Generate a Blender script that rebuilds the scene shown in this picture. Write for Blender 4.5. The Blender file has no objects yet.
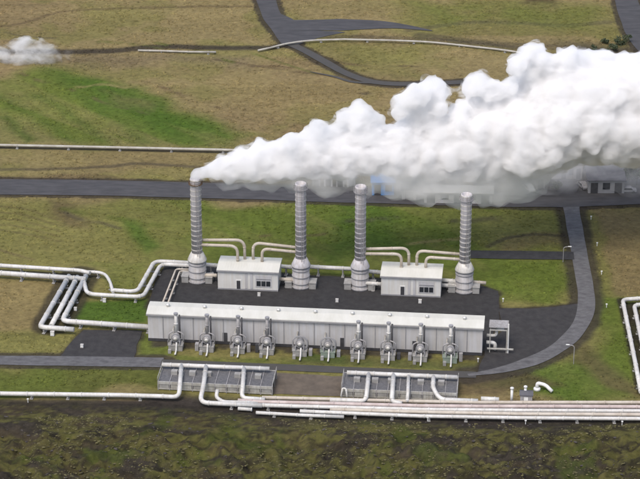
import bpy, bmesh, math, random
import numpy as np
from mathutils import Vector, Matrix, noise
random.seed(7)
R = math.radians
scene = bpy.context.scene
COL = scene.collection

# ------------------------------------------------------------------ camera model (used to measure the ground plan)
F, W0, H0 = 2500.0, 640.0, 479.0
PITCH = R(25.0)
DIST = 625.0
CAMH = DIST*math.sin(PITCH)
CAMY = -DIST*math.cos(PITCH)
cp, sp = math.cos(PITCH), math.sin(PITCH)

def ray(px, py):
    u = (px-W0/2)/F
    v = (H0/2-py)/F
    return Vector((u, cp+v*sp, -sp+v*cp))
def G(px, py, z=0.0):
    d = ray(px, py)
    t = (z-CAMH)/d.z
    return Vector((d.x*t, CAMY+d.y*t, z))
def Q(px, py, Y):
    d = ray(px, py)
    t = (Y-CAMY)/d.y
    return Vector((d.x*t, Y, CAMH+d.z*t))
def HT(base, py):
    """height above a ground point that is seen on photograph row py"""
    return Q(320, py, base.y).z
def PPM(pt):
    dy, dz = pt.y-CAMY, pt.z-CAMH
    return F/(dy*cp-dz*sp)

cam_d = bpy.data.cameras.new('camera')
cam = bpy.data.objects.new('camera', cam_d)
COL.objects.link(cam)
cam.location = (0, CAMY, CAMH)
cam.rotation_euler = (R(90)-PITCH, 0, 0)
cam_d.sensor_width = 36
cam_d.lens = F/W0*36
cam_d.clip_start = 1
cam_d.clip_end = 14000
scene.camera = cam

# ------------------------------------------------------------------ materials
def nodes(name):
    m = bpy.data.materials.new(name)
    m.use_nodes = True
    nt = m.node_tree
    nt.nodes.clear()
    return m, nt
def N(nt, typ, **kw):
    n = nt.nodes.new(typ)
    for k, v in kw.items():
        if k.startswith('i_'):
            n.inputs[k[2:].replace('_', ' ')].default_value = v
        else:
            setattr(n, k, v)
    return n
def L(nt, a, b): nt.links.new(a, b)

def mat_basic(name, col, col2=None, rough=.6, metal=0.0, scale=.6, bump=0.0, bscale=4.0, stretch=(1, 1, 1), streak=0.0, spec=.5):
    """two-tone weathered procedural material in object/world coordinates"""
    m, nt = nodes(name)
    out = N(nt, 'ShaderNodeOutputMaterial')
    b = N(nt, 'ShaderNodeBsdfPrincipled')
    L(nt, b.outputs[0], out.inputs[0])
    b.inputs['Roughness'].default_value = rough
    b.inputs['Metallic'].default_value = metal
    b.inputs['Specular IOR Level'].default_value = spec
    geo = N(nt, 'ShaderNodeNewGeometry')
    mp = N(nt, 'ShaderNodeMapping')
    mp.inputs['Scale'].default_value = stretch
    L(nt, geo.outputs['Position'], mp.inputs[0])
    n1 = N(nt, 'ShaderNodeTexNoise')
    n1.inputs['Scale'].default_value = scale
    n1.inputs['Detail'].default_value = 6
    n1.inputs['Roughness'].default_value = .65
    L(nt, mp.outputs[0], n1.inputs['Vector'])
    cr = N(nt, 'ShaderNodeValToRGB')
    cr.color_ramp.elements[0].position = .32
    cr.color_ramp.elements[1].position = .68
    c2 = col2 or tuple(c*.75 for c in col)
    cr.color_ramp.elements[0].color = (*c2, 1)
    cr.color_ramp.elements[1].color = (*col, 1)
    L(nt, n1.outputs[0], cr.inputs[0])
    last = cr.outputs[0]
    if streak > 0:
        mp2 = N(nt, 'ShaderNodeMapping')
        mp2.inputs['Scale'].default_value = (2.2, 2.2, .12)
        L(nt, geo.outputs['Position'], mp2.inputs[0])
        n2 = N(nt, 'ShaderNodeTexNoise')
        n2.inputs['Scale'].default_value = 1.0
        n2.inputs['Detail'].default_value = 4
        L(nt, mp2.outputs[0], n2.inputs['Vector'])
        cr2 = N(nt, 'ShaderNodeValToRGB')
        cr2.color_ramp.elements[0].position = .35
        cr2.color_ramp.elements[1].position = .62
        k = 1-streak
        cr2.color_ramp.elements[0].color = (k, k*.97, k*.92, 1)
        cr2.color_ramp.elements[1].color = (1, 1, 1, 1)
        L(nt, n2.outputs[0], cr2.inputs[0])
        mx = N(nt, 'ShaderNodeMix', data_type='RGBA', blend_type='MULTIPLY')
        mx.inputs[0].default_value = 1
        L(nt, last, mx.inputs[6]); L(nt, cr2.outputs[0], mx.inputs[7])
        last = mx.outputs[2]
    L(nt, last, b.inputs['Base Color'])
    if bump > 0:
        n3 = N(nt, 'ShaderNodeTexNoise')
        n3.inputs['Scale'].default_value = bscale
        n3.inputs['Detail'].default_value = 5
        L(nt, geo.outputs['Position'], n3.inputs['Vector'])
        bp = N(nt, 'ShaderNodeBump')
        bp.inputs['Strength'].default_value = 1
        bp.inputs['Distance'].default_value = bump
        L(nt, n3.outputs[0], bp.inputs['Height'])
        L(nt, bp.outputs[0], b.inputs['Normal'])
    return m

M = {
 'pipe':    mat_basic('white_pipe_cladding', (.62, .62, .61), (.47, .465, .445), .5, scale=.45, streak=.10),
 'pipetan': mat_basic('tan_pipe_cladding', (.50, .46, .40), (.36, .31, .25), .55, scale=.5),
 'pipepink': mat_basic('pinkish_pipe_cladding', (.50, .43, .41), (.36, .29, .27), .55, scale=.5),
 'oldpipe': mat_basic('weathered_pipe_cladding', (.42, .41, .37), (.28, .26, .22), .6, scale=.4),
 'steel':   mat_basic('grey_weathered_steel', (.36, .355, .365), (.26, .255, .26), .55, metal=.0, scale=1.1, streak=.2),
 'stack':   mat_basic('grey_stack_steel', (.50, .49, .515), (.42, .41, .43), .55, metal=.0, scale=.8, streak=.2),
 'dome':    mat_basic('pale_dome_paint', (.60, .59, .56), (.44, .43, .41), .45, scale=.8, streak=.15),
 'dark':    mat_basic('dark_steel', (.06, .06, .065), (.035, .035, .04), .6, scale=1),
 'wall':    mat_basic('grey_corrugated_wall', (.50, .50, .515), (.43, .43, .44), .6, scale=.25, streak=.07),
 'wall2':   mat_basic('pale_sheet_wall', (.64, .64, .62), (.57, .57, .55), .6, scale=.25, streak=.06),
 'roof':    mat_basic('cream_sheet_roof', (.60, .595, .55), (.50, .495, .44), .5, scale=.25, stretch=(1, .35, 1), streak=.0),
 'trim':    mat_basic('grey_trim', (.30, .30, .31), (.23, .23, .24), .5),
 'white':   mat_basic('white_paint', (.72, .72, .70), (.6, .6, .58), .45, scale=1.5),
 'glass':   mat_basic('dark_window_glass', (.03, .035, .04), (.02, .022, .028), .12, scale=.4),
 'concrete': mat_basic('grey_concrete', (.34, .335, .32), (.22, .215, .205), .85, scale=.7, bump=.02),
 'greenbox': mat_basic('green_grey_paint', (.25, .30, .25), (.18, .22, .18), .6),
 'grating': mat_basic('dark_grating', (.14, .14, .145), (.075, .075, .08), .6, scale=2.2, bump=.05, bscale=6),
 'fascia':  mat_basic('pale_steel_fascia', (.46, .455, .43), (.34, .335, .31), .6, scale=1.2, streak=.2),
 'rust':    mat_basic('rusty_brown_steel', (.16, .10, .05), (.07, .045, .03), .8, scale=1.5),
 'blue':    mat_basic('blue_paint', (.07, .25, .60), (.05, .2, .48), .5),
 'darkroof': mat_basic('dark_grey_roof', (.10, .10, .11), (.065, .065, .075), .6, scale=.4),
 'bark':    mat_basic('bark', (.10, .08, .06), (.05, .04, .03), .9, scale=3),
 'leaf':    mat_basic('dark_birch_leaves', (.055, .075, .03), (.03, .045, .02), .7, scale=.8),
 'moss':    mat_basic('moss_tuft', (.155, .14, .055), (.065, .058, .032), .95, scale=.35),
 'lava':    mat_basic('lava_rock', (.075, .065, .06), (.035, .03, .03), .9, scale=.8, bump=.12, bscale=2),
 'asphalt': mat_basic('road_asphalt', (.128, .126, .130), (.062, .061, .064), .8, scale=.8, stretch=(.6, 1., 1), bump=.01, bscale=8),
 'asphaltfar': mat_basic('weathered_far_asphalt', (.070, .068, .071), (.036, .035, .037), .8, scale=.5, stretch=(.35, 1.4, 1), bump=.01, bscale=8),
 'pad':     mat_basic('dark_gravel', (.032, .031, .031), (.014, .013, .014), .9, scale=.6, bump=.08, bscale=3),
 'yard':    mat_basic('dark_asphalt_yard', (.038, .036, .036), (.017, .016, .017), .85, scale=.55, bump=.06, bscale=3),
 'dirt':    mat_basic('brown_gravel', (.135, .108, .082), (.075, .062, .048), .9, scale=.3, bump=.04, bscale=3),
 'verge':   mat_basic('verge_gravel', (.062, .058, .056), (.05, .05, .045), .9, scale=.3, bump=.04, bscale=3),
}

def ribbed(m, freq, depth, axis='x', dark=.7):
    """adds sheet-metal ribs along the wall direction as bump and faint shade lines of the profile"""
    nt = m.node_tree
    b = [n for n in nt.nodes if n.type == 'BSDF_PRINCIPLED'][0]
    geo = N(nt, 'ShaderNodeNewGeometry')
    sep = N(nt, 'ShaderNodeVectorTransform', vector_type='POINT', convert_from='WORLD', convert_to='OBJECT')
    L(nt, geo.outputs['Position'], sep.inputs[0])
    wv = N(nt, 'ShaderNodeTexWave', wave_type='BANDS', bands_direction=axis.upper(), wave_profile='SIN')
    wv.inputs['Scale'].default_value = freq
    wv.inputs['Distortion'].default_value = 0
    L(nt, sep.outputs[0], wv.inputs['Vector'])
    bp = N(nt, 'ShaderNodeBump')
    bp.inputs['Strength'].default_value = 1
    bp.inputs['Distance'].default_value = depth
    L(nt, wv.outputs['Fac'], bp.inputs['Height'])
    L(nt, bp.outputs[0], b.inputs['Normal'])
ribbed(M['wall'], 1.3, .008)
ribbed(M['wall2'], 1.3, .008)
ribbed(M['roof'], .5, .012)

# ------------------------------------------------------------------ mesh helpers
def tag(o, label=None, cat=None, group=None, kind=None):
    if label: o['label'] = label
    if cat: o['category'] = cat
    if group: o['group'] = group
    if kind: o['kind'] = kind
    return o
def thing(name, label, cat, loc=(0, 0, 0), rz=0.0, group=None):
    o = bpy.data.objects.new(name, None)
    o.location = loc; o.rotation_euler = (0, 0, rz)
    o.empty_display_size = .5
    COL.objects.link(o)
    return tag(o, label, cat, group)
def obj(name, bm, mat, parent=None, smooth=False, loc=None):
    me = bpy.data.meshes.new(name)
    if smooth:
        for f in bm.faces: f.smooth = True
    bm.normal_update()
    bm.to_mesh(me); bm.free()
    me.materials.append(mat)
    o = bpy.data.objects.new(name, me)
    COL.objects.link(o)
    if parent is not None: o.parent = parent
    if loc is not None: o.location = loc
    return o
def B(): return bmesh.new()
def box(bm, x0, x1, y0, y1, z0, z1):
    v = [bm.verts.new((x, y, z)) for z in (z0, z1) for x, y in ((x0, y0), (x1, y0), (x1, y1), (x0, y1))]
    for f in ((3, 2, 1, 0), (4, 5, 6, 7), (0, 1, 5, 4), (1, 2, 6, 5), (2, 3, 7, 6), (3, 0, 4, 7)):
        bm.faces.new([v[i] for i in f])
    return bm
def prism(bm, prof, x0, x1):
    """profile of (y,z), extruded along x"""
    a = [bm.verts.new((x0, y, z)) for y, z in prof]
    b = [bm.verts.new((x1, y, z)) for y, z in prof]
    n = len(prof)
    bm.faces.new(a); bm.faces.new(b[::-1])
    for i in range(n):
        bm.faces.new([a[i], b[i], b[(i+1) % n], a[(i+1) % n]])
    bmesh.ops.recalc_face_normals(bm, faces=bm.faces)
    return bm
def lathe(bm, prof, seg=24, c=(0, 0, 0), axis='z'):
    """profile (r,h) around an axis; closed at ends when r = 0"""
    rings = []
    for r, h in prof:
        if r < 1e-6:
            p = (0, 0, h)
            rings.append([p])
        else:
            rings.append([(r*math.cos(2*math.pi*k/seg), r*math.sin(2*math.pi*k/seg), h) for k in range(seg)])
    def tr(p):
        if axis == 'z': q = p
        elif axis == 'y': q = (p[0], -p[2], p[1])
        else: q = (p[2], p[0], p[1])
        return (q[0]+c[0], q[1]+c[1], q[2]+c[2])
    vr = [[bm.verts.new(tr(p)) for p in ring] for ring in rings]
    for a, b in zip(vr[:-1], vr[1:]):
        for k in range(seg):
            k2 = (k+1) % seg
            if len(a) == 1 and len(b) == 1: continue
            if len(a) == 1: bm.faces.new([a[0], b[k], b[k2]])
            elif len(b) == 1: bm.faces.new([a[k], a[k2], b[0]])
            else: bm.faces.new([a[k], a[k2], b[k2], b[k]])
    bmesh.ops.recalc_face_normals(bm, faces=bm.faces)
    return bm
def rounded(pts, rad, steps=6):
    pts = [Vector(p) for p in pts]
    if rad <= 0 or len(pts) < 3: return pts
    out = [pts[0]]
    for i in range(1, len(pts)-1):
        p, a, b = pts[i], pts[i-1], pts[i+1]
        da, db = (a-p), (b-p)
        if da.length < 1e-4 or db.length < 1e-4: continue
        if da.normalized().dot(db.normalized()) < -.985:
            out.append(p); continue
        r = min(rad, da.length*.45, db.length*.45)
        s, e = p+da.normalized()*r, p+db.normalized()*r
        for k in range(steps+1):
            t = k/steps
            out.append(s*(1-t)**2+p*2*t*(1-t)+e*t*t)
    out.append(pts[-1])
    return out
def tube(bm, pts, r, seg=10, caps=True):
    pts = [Vector(p) for p in pts]
    n = len(pts)
    rings = []
    prev = None
    for i in range(n):
        if i == 0: d = pts[1]-pts[0]
        elif i == n-1: d = pts[-1]-pts[-2]
        else: d = (pts[i+1]-pts[i]).normalized()+(pts[i]-pts[i-1]).normalized()
        d.normalize()
        if prev is None:
            up = Vector((0, 0, 1)) if abs(d.z) < .9 else Vector((1, 0, 0))
            a = d.cross(up).normalized()
        else:
            a = (prev-d*prev.dot(d))
            if a.length < 1e-4: a = d.orthogonal()
            a.normalize()
        b = d.cross(a)
        prev = a
        rings.append([bm.verts.new(pts[i]+a*(r*math.cos(2*math.pi*k/seg))+b*(r*math.sin(2*math.pi*k/seg))) for k in range(seg)])
    for a, b in zip(rings[:-1], rings[1:]):
        for k in range(seg):
            bm.faces.new([a[k], a[(k+1) % seg], b[(k+1) % seg], b[k]])
    if caps:
        bm.faces.new(rings[0][::-1]); bm.faces.new(rings[-1])
    return bm

def beads(pts, step):
    """points every `step` metres along a polyline with its direction"""
    out = []; acc = step*.5
    for a, b in zip(pts[:-1], pts[1:]):
        l = (b-a).length
        if l < 1e-5: continue
        d = (b-a)/l
        while acc < l:
            out.append((a+d*acc, d)); acc += step
        acc -= l
    return out

def pipeline(name, label, cat, pts, r, mat, group=None, corner=2.0, sup=8.0, flange=6.0, cap=False):
    """thing > pipe, flanges inside the pipe mesh, support (several)"""
    base = Vector(pts[0]); base.z = 0
    t = thing(name, label, cat, base, 0, group)
    ps = [p-base for p in rounded(pts, corner)]
    bm = B()
    tube(bm, ps, r)
    for p, d in beads(ps, flange):
        tube(bm, [p-d*.13, p+d*.13], r*1.13, 10)
    pipe = obj('pipe', bm, mat, t, smooth=False)
    for poly in pipe.data.polygons:
        poly.use_smooth = len(poly.vertices) == 4
    if sup:
        for p, d in beads(ps, sup):
            if abs(d.z) > .2 or p.z-r < .12: continue
            side = Vector((-d.y, d.x, 0)).normalized()
            b2 = B()
            ang = math.atan2(d.y, d.x)
            h = p.z-r*.75
            box(b2, -.14, .14, -r*.95, -r*.7, 0, h); box(b2, -.14, .14, r*.7, r*.95, 0, h)
            box(b2, -.17, .17, -r*1.25, r*1.25, h-.16, h)
            box(b2, -.35, .35, -r*1.5, r*1.5, 0, .14)
            bmesh.ops.rotate(b2, verts=b2.verts, cent=(0, 0, 0), matrix=Matrix.Rotation(ang, 3, 'Z'))
            obj('support', b2, M['concrete'], t, loc=(p.x, p.y, 0))
    return t

# ------------------------------------------------------------------ noise in numpy
def vnoise(x, y, seed=0):
    xi = np.floor(x).astype(np.int64); yi = np.floor(y).astype(np.int64)
    xf = x-xi; yf = y-yi
    xf = xf*xf*xf*(xf*(xf*6-15)+10); yf = yf*yf*yf*(yf*(yf*6-15)+10)
    def h(a, b):
        n = (a*374761393+b*668265263+seed*982451653) & 0xffffffff
        n = ((n ^ (n >> 13))*1274126177) & 0xffffffff
        n = ((n ^ (n >> 16))*2246822519) & 0xffffffff
        return ((n ^ (n >> 15)) & 0xffff)/65535.0
    v00, v10, v01, v11 = h(xi, yi), h(xi+1, yi), h(xi, yi+1), h(xi+1, yi+1)
    return (v00*(1-xf)+v10*xf)*(1-yf)+(v01*(1-xf)+v11*xf)*yf
def fbm(x, y, s, oct=4, seed=0, gain=.5):
    a = 1.0; t = 0; n = 0
    c, sn = math.cos(.6), math.sin(.6)
    for k in range(oct):
        t = t+a*vnoise(x*s+17.3*k, y*s+9.1*k, seed+k); n += a
        a *= gain; s *= 2.03
        x, y = x*c-y*sn, x*sn+y*c
    return t/n
def smooth(a, b, x):
    t = np.clip((x-a)/(b-a), 0, 1)
    return t*t*(3-2*t)
def seg_dist(X, Y, pts):
    d = np.full(X.shape, 1e9)
    for a, b in zip(pts[:-1], pts[1:]):
        ax, ay, bx, by = a[0], a[1], b[0], b[1]
        L2 = (bx-ax)**2+(by-ay)**2+1e-9
        t = np.clip(((X-ax)*(bx-ax)+(Y-ay)*(by-ay))/L2, 0, 1)
        d = np.minimum(d, np.hypot(X-ax-t*(bx-ax), Y-ay-t*(by-ay)))
    return d
def poly_sd(X, Y, pts):
    """signed distance, negative inside"""
    d = seg_dist(X, Y, list(pts)+[pts[0]])
    ins = np.zeros(X.shape, bool)
    n = len(pts)
    for i in range(n):
        a, b = pts[i], pts[(i+1) % n]
        c = ((a[1] > Y) != (b[1] > Y))
        xx = (b[0]-a[0])*(Y-a[1])/((b[1]-a[1]) if abs(b[1]-a[1]) > 1e-9 else 1e-9)+a[0]
        ins ^= c & (X < xx)
    return np.where(ins, -d, d)

# ------------------------------------------------------------------ roads and pads: plan
def GP(l): return [G(*p) for p in l]
def sm(pts, n=5):
    """Catmull-Rom through plan points"""
    P = [Vector(p) for p in pts]
    P = [P[0]*2-P[1]]+P+[P[-1]*2-P[-2]]
    out = []
    for i in range(1, len(P)-2):
        for k in range(n):
            t = k/n
            out.append(.5*((2*P[i])+(P[i+1]-P[i-1])*t+(2*P[i-1]-5*P[i]+4*P[i+1]-P[i+2])*t*t+(3*P[i]-P[i-1]-3*P[i+1]+P[i+2])*t**3))
    out.append(P[-2])
    return out
roads = {
 'plant_road': (sm(GP([(-60, 358.8), (0, 360.2), (80, 361.2), (163, 362.5)])), [2.3], (0, .0)),
 'service_lane': (sm(GP([(161, 362.5), (250, 366), (345, 370), (430, 373.5), (476, 374.8)])), [1.5], (0, 0)),
 'curved_road': (sm(GP([(468, 375), (493, 371.5), (515, 366.5), (536, 359.5), (553, 351), (568, 340), (579, 327), (585, 314), (586.5, 300), (585, 285), (581, 263), (577, 240), (573, 218), (570, 200)])), [2.0], (.2, 0)),
 'main_road': (sm(GP([(-60, 186.5), (0, 187), (100, 188), (200, 190.5), (300, 193.5), (380, 196), (480, 198.5), (560, 199.5), (640, 197), (700, 195)])), [4.9], (0, 0)),
 'valley_road': (sm(GP([(263, -12), (267, 3), (273, 18), (284, 33), (291, 43)])), [3.0], (0, 0)),
 'branch_road': (sm(GP([(276, 25), (300, 25.5), (340, 25), (380, 25), (405, 27), (432, 31)])), [5.0], (0, .6)),
 'field_track': (sm(GP([(288, 43), (305, 51), (325, 62), (345, 73), (368, 81), (392, 84), (420, 84), (470, 82)])), [1.5], (0, 0)),
 'side_track': (sm(GP([(310, 72), (335, 77), (352, 82), (372, 83)])), [.7], (.5, 0)),
 'hill_road': (sm(GP([(622, -14), (628, 6), (634, 24), (645, 44), (662, 60)])), [3.8], (0, 0)),
 'access_road': (sm(GP([(470, 254.5), (500, 255), (540, 255.5), (574, 256)])), [2.3], (0, 0)),
}
yards = {
 'dark_gravel_pad': GP([(168, 262), (300, 275), (470, 282), (498, 291), (500, 318), (487, 352), (300, 346), (168, 340), (148, 306), (155, 283)]),
 'service_yard': GP([(492, 309), (530, 308), (566, 305), (583, 303), (582, 322), (568, 338), (540, 356), (505, 366), (478, 372), (486, 345), (503, 330), (499, 312)]),
 'left_yard': GP([(84, 330), (143, 331), (136, 345), (133, 359), (60, 359), (68, 347)]),
 'brown_gravel_lot': GP([(273, 372.5), (345, 376), (343, 396), (272, 394)]),
 'junction_apron': GP([(280, 14), (292, 19), (300, 30), (345, 32), (318, 38), (298, 45), (284, 42), (272, 24)]),
 'road_mouth': GP([(556, 200), (582, 200), (579.5, 206), (578.5, 214), (567.5, 214), (565.5, 207)]),
 'far_parking_lot': GP([(520, 176), (700, 174), (700, 193), (610, 196), (560, 197), (500, 196)]),
}
PIPES_G = []   # plan lines of pipelines, to flatten and darken the ground beneath

far_pipe = GP([(-60, 146.5), (0, 147), (90, 148.5), (180, 150.5), (260, 152), (340, 153)])
lowband = GP([(-60, 397), (0, 397), (165, 399), (300, 408), (480, 413), (640, 414), (720, 414)])
leftpipes = GP([(-60, 270), (0, 271), (85, 275)])
leftdiag = GP([(80, 275), (52, 325)])

# ------------------------------------------------------------------ ground
fx = np.arange(-150, 150.01, .6)
fy = np.arange(-135, 240.01, .6)
def expand(a, hi):
    s = [a[-1]]; st = .6
    while s[-1] < hi:
        st *= 1.35; s.append(s[-1]+st)
    return np.array(s[1:])
ex = expand(fx, 1500); ey = expand(fy, 1500); eyn = expand(np.array([135.0]), 1500)
xs = np.concatenate([-ex[::-1], fx, ex]); ys = np.concatenate([-eyn[::-1], fy, ey])
X, Y = np.meshgrid(xs, ys)
nx, ny = len(xs), len(ys)
flat = np.full(X.shape, 1e9)
roadd = {}
for k, (pts, (hw,), _tp) in roads.items():
    d = seg_dist(X, Y, pts)-hw
    roadd[k] = d
    flat = np.minimum(flat, d)
yardd = {k: poly_sd(X, Y, p) for k, p in yards.items()}
for d in yardd.values(): flat = np.minimum(flat, d)
dplant = poly_sd(X, Y, GP([(145, 240), (500, 250), (505, 420), (140, 405)]))
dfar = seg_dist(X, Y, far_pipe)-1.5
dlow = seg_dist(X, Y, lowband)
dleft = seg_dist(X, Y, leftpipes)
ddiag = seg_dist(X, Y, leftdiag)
flat = np.minimum.reduce([flat, dplant, dfar, dlow-4, dleft-3, ddiag-6])
fm = smooth(.5, 9, flat)
# projected rows only serve to say "how far out" a place is
foreY = G(320, 421).y
fore = smooth(0, 9, foreY-Y+4*(fbm(X, Y, .05, 3, 5)-.5)-(X*0.0))   # lava field in front of the pipes
r1 = fbm(X, Y, .045, 5, 11)-.5
r2 = fbm(X, Y, .22, 4, 23, .6)-.5
rid = 1-np.abs(2*fbm(X, Y, .16, 4, 31, .55)-1)
r3 = fbm(X, Y, .75, 3, 37, .6)-.5
Z = -.07+fm*(r1*1.1+r2*.22)+fore*fm*(r1*3.5+(rid-.8)*2.6+r2*2.8+r3*1.7)
me = bpy.data.meshes.new('ground')
co = np.stack([X, Y, Z], -1).reshape(-1, 3).astype(np.float32)
me.vertices.add(nx*ny); me.vertices.foreach_set('co', co.ravel())
i = np.arange(nx*ny).reshape(ny, nx)
q = np.stack([i[:-1, :-1], i[:-1, 1:], i[1:, 1:], i[1:, :-1]], -1).reshape(-1, 4)
nf = len(q)
me.loops.add(nf*4); me.loops.foreach_set('vertex_index', q.ravel().astype(np.int32))
me.polygons.add(nf)
me.polygons.foreach_set('loop_start', (np.arange(nf)*4).astype(np.int32))
me.polygons.foreach_set('use_smooth', np.ones(nf, bool))
me.update(calc_edges=True)

# ---- ground cover, as plan masks: x = dry grass ... g = vivid grass, etc.
def C(*c): return np.array(c, float)
brown = C(.222, .180, .086); brown2 = C(.200, .154, .080); olive = C(.162, .156, .052); green = C(.094, .126, .024)
vivid = C(.060, .108, .017); dark = C(.050, .043, .036); lava = C(.046, .040, .032); mossc = C(.112, .108, .036); redb = C(.098, .068, .045)
def mix(c, d, m): return c*(1-m[..., None])+d*m[..., None]
n1 = fbm(X, Y, .018, 4, 41); n2 = fbm(X, Y, .06, 4, 47); n3 = fbm(X, Y, .3, 3, 53)
nst = fbm(X*.25, Y, .12, 4, 59)     # streaky along x
col = np.broadcast_to(brown, X.shape+(3,)).copy()
col = mix(col, brown2, smooth(.42, .62, n1)*.8)
col = mix(col, olive, smooth(.5, .68, n2)*.6)
def warp(a=6, s=.05, seed=70):
    return (fbm(X, Y, s, 3, seed)-.5)*a, (fbm(X, Y, s, 3, seed+9)-.5)*a
wx, wy = warp(14, .05)
def blob(poly, soft, colr, amt=1.0, tex=None, w=1.0):
    global col
    d = poly_sd(X+wx*w, Y+wy*w, GP(poly))
    m = smooth(soft, -soft, d)*amt
    if tex is not None: m = m*tex
    col = mix(col, colr, m)
streaks = smooth(.36, .58, nst)
_da = G(70, 72); _db = G(245, 143); _u = (_db-_da).normalized()
dst = smooth(.38, .60, fbm((X*_u.x+Y*_u.y)*.13+wx*.02, (-X*_u.y+Y*_u.x)+wy*.15, .17, 4, 151))
wide = smooth(.3, .55, n2)
# middle ground around the plant: olive to green
blob([(-80, 200), (720, 205), (720, 400), (-80, 400)], 6, olive, .8)
blob([(200, 200), (560, 208), (570, 300), (200, 262)], 4, green*C(1.04, 1.06, 1), .9, .5+.5*dst)
blob([(95, 205), (210, 200), (205, 262), (120, 262)], 6, green, .5, .3+.7*wide)
blob([(140, 205), (160, 205), (205, 232), (200, 245), (176, 234)], 3, green, .7)
blob([(210, 215), (300, 200), (320, 240), (240, 245)], 5, green, .5)
blob([(325, 205), (372, 212), (430, 252), (330, 258)], 4, vivid, .75)
blob([(472, 258), (566, 260), (560, 304), (490, 306)], 2.5, green, .95, .7+.3*wide)
blob([(470, 216), (566, 212), (568, 236), (480, 238)], 3, green, .45)
blob([(590, 300), (612, 260), (640, 300), (632, 398), (560, 398), (500, 395), (560, 366), (592, 340)], 4, green, 1.0, .7+.3*wide)
blob([(505, 376), (560, 366), (600, 388), (560, 398), (520, 396)], 2, vivid, .6, .5+.5*wide)
blob([(598, 208), (720, 205), (720, 300), (612, 300), (600, 260)], 3, brown2*.95, .8)
blob([(590, 206), (604, 208), (614, 300), (600, 300)], 2, olive, .8)
blob([(480, 216), (560, 214), (562, 250), (480, 246)], 4, olive*1.15, .7)
blob([(500, 236), (562, 234), (562, 248), (500, 250)], 2, brown2, .55)
blob([(-80, 365), (158, 366), (158, 393), (-80, 393)], 1.5, mix(green[None], olive[None], np.array([.4]))[0]*.72, .95)

blob([(-80, 370), (60, 370), (60, 388), (-80, 388)], 2, green, .45)
blob([(86, 303), (150, 300), (148, 324), (70, 322)], 1.2, vivid, .95, None, .25)
blob([(78, 262), (150, 262), (140, 290), (112, 288), (104, 270)], 2, green, .85, .5+.5*wide, .4)
blob([(-80, 280), (62, 282), (36, 332), (-80, 340)], 3, brown*C(.95, .92, .9), .85, None, .4)
blob([(-80, 335), (30, 332), (75, 334), (50, 352), (-80, 353)], 2, olive*.95, .8, None, .4)
blob([(135, 330), (172, 338), (170, 356), (136, 356)], 1.0, green, .8, None, .2)
blob([(172, 355), (480, 360), (480, 369), (172, 362)], .8, green*.9, .7, .4+.6*smooth(.4, .6, n3), .2)
blob([(300, 352), (350, 356), (345, 363), (300, 360)], .8, vivid, .8, None, .2)
blob([(455, 345), (488, 346), (480, 366), (455, 364)], 1., C(.13, .12, .03), .8, None, .2)
blob([(455, 372), (530, 374), (560, 385), (500, 398), (455, 396)], 1.5, redb*.9, .7, None, .3)
blob([(565, 352), (600, 370), (640, 385), (640, 398), (600, 388), (560, 366)], 2, redb, .6)
# fields left of the plant
blob([(-80, 200), (200, 200), (190, 262), (-80, 262)], 4, olive*.98, .75, .5+.5*wide)
blob([(90, 196), (215, 196), (210, 262), (150, 262)], 5, green, .55, .25+.75*dst)
blob([(122, 218), (140, 222), (165, 248), (150, 254), (128, 232)], 2.0, vivid, .8, None, .5)
blob([(60, 200), (95, 198), (90, 224), (66, 220)], 3, redb, .6)
blob([(-80, 150), (260, 156), (260, 182), (-80, 182)], 2, olive, .6, .3+.7*streaks)
blob([(-80, 176), (250, 178), (250, 184), (-80, 184)], 1, redb*1.1, .5)
# vivid slope at upper left
blob([(-80, 92), (48, 66), (95, 72), (160, 100), (246, 138), (258, 150), (180, 148), (-80, 146)], 6, green*1.1, .9, .6+.4*dst)
blob([(62, 68), (100, 76), (180, 112), (240, 136), (236, 147), (150, 130), (90, 100)], 6, vivid, .95, .5+.5*dst)
for q_ in range(5):
    blob([(-40+q_*34, 96-q_*2), (-28+q_*34, 94-q_*2), (40+q_*40, 143), (26+q_*40, 144)], 2.2, vivid*.95, .45, None, .5)
blob([(-60, 120), (10, 112), (60, 146), (-60, 146)], 5, brown, .5)
blob([(0, 116), (8, 114), (34, 142), (26, 146)], 2, vivid*.8, .7, None, .4)
blob([(100, 90), (140, 100), (150, 110), (120, 106)], 3, brown2*.9, .4)
# upper fields
blob([(60, 55), (260, 55), (250, 66), (60, 64)], 4, C(.145, .115, .075), .6)
blob([(420, 0), (720, 0), (720, 62), (560, 62), (420, 40)], 6, olive*.75, .6, streaks)
blob([(300, 5), (620, 6), (600, 24), (420, 34), (400, 10)], 5, olive, .5, .5+.5*wide)
blob([(515, 0), (560, 0), (560, 6), (515, 5)], 3, redb*.7, .8)
blob([(560, 45), (640, 45), (640, 70), (560, 70)], 5, dark*1.2, .7, wide)
blob([(200, 74), (420, 84), (360, 120), (260, 120)], 8, brown*C(1.0, 1.0, .95), .5)
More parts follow.
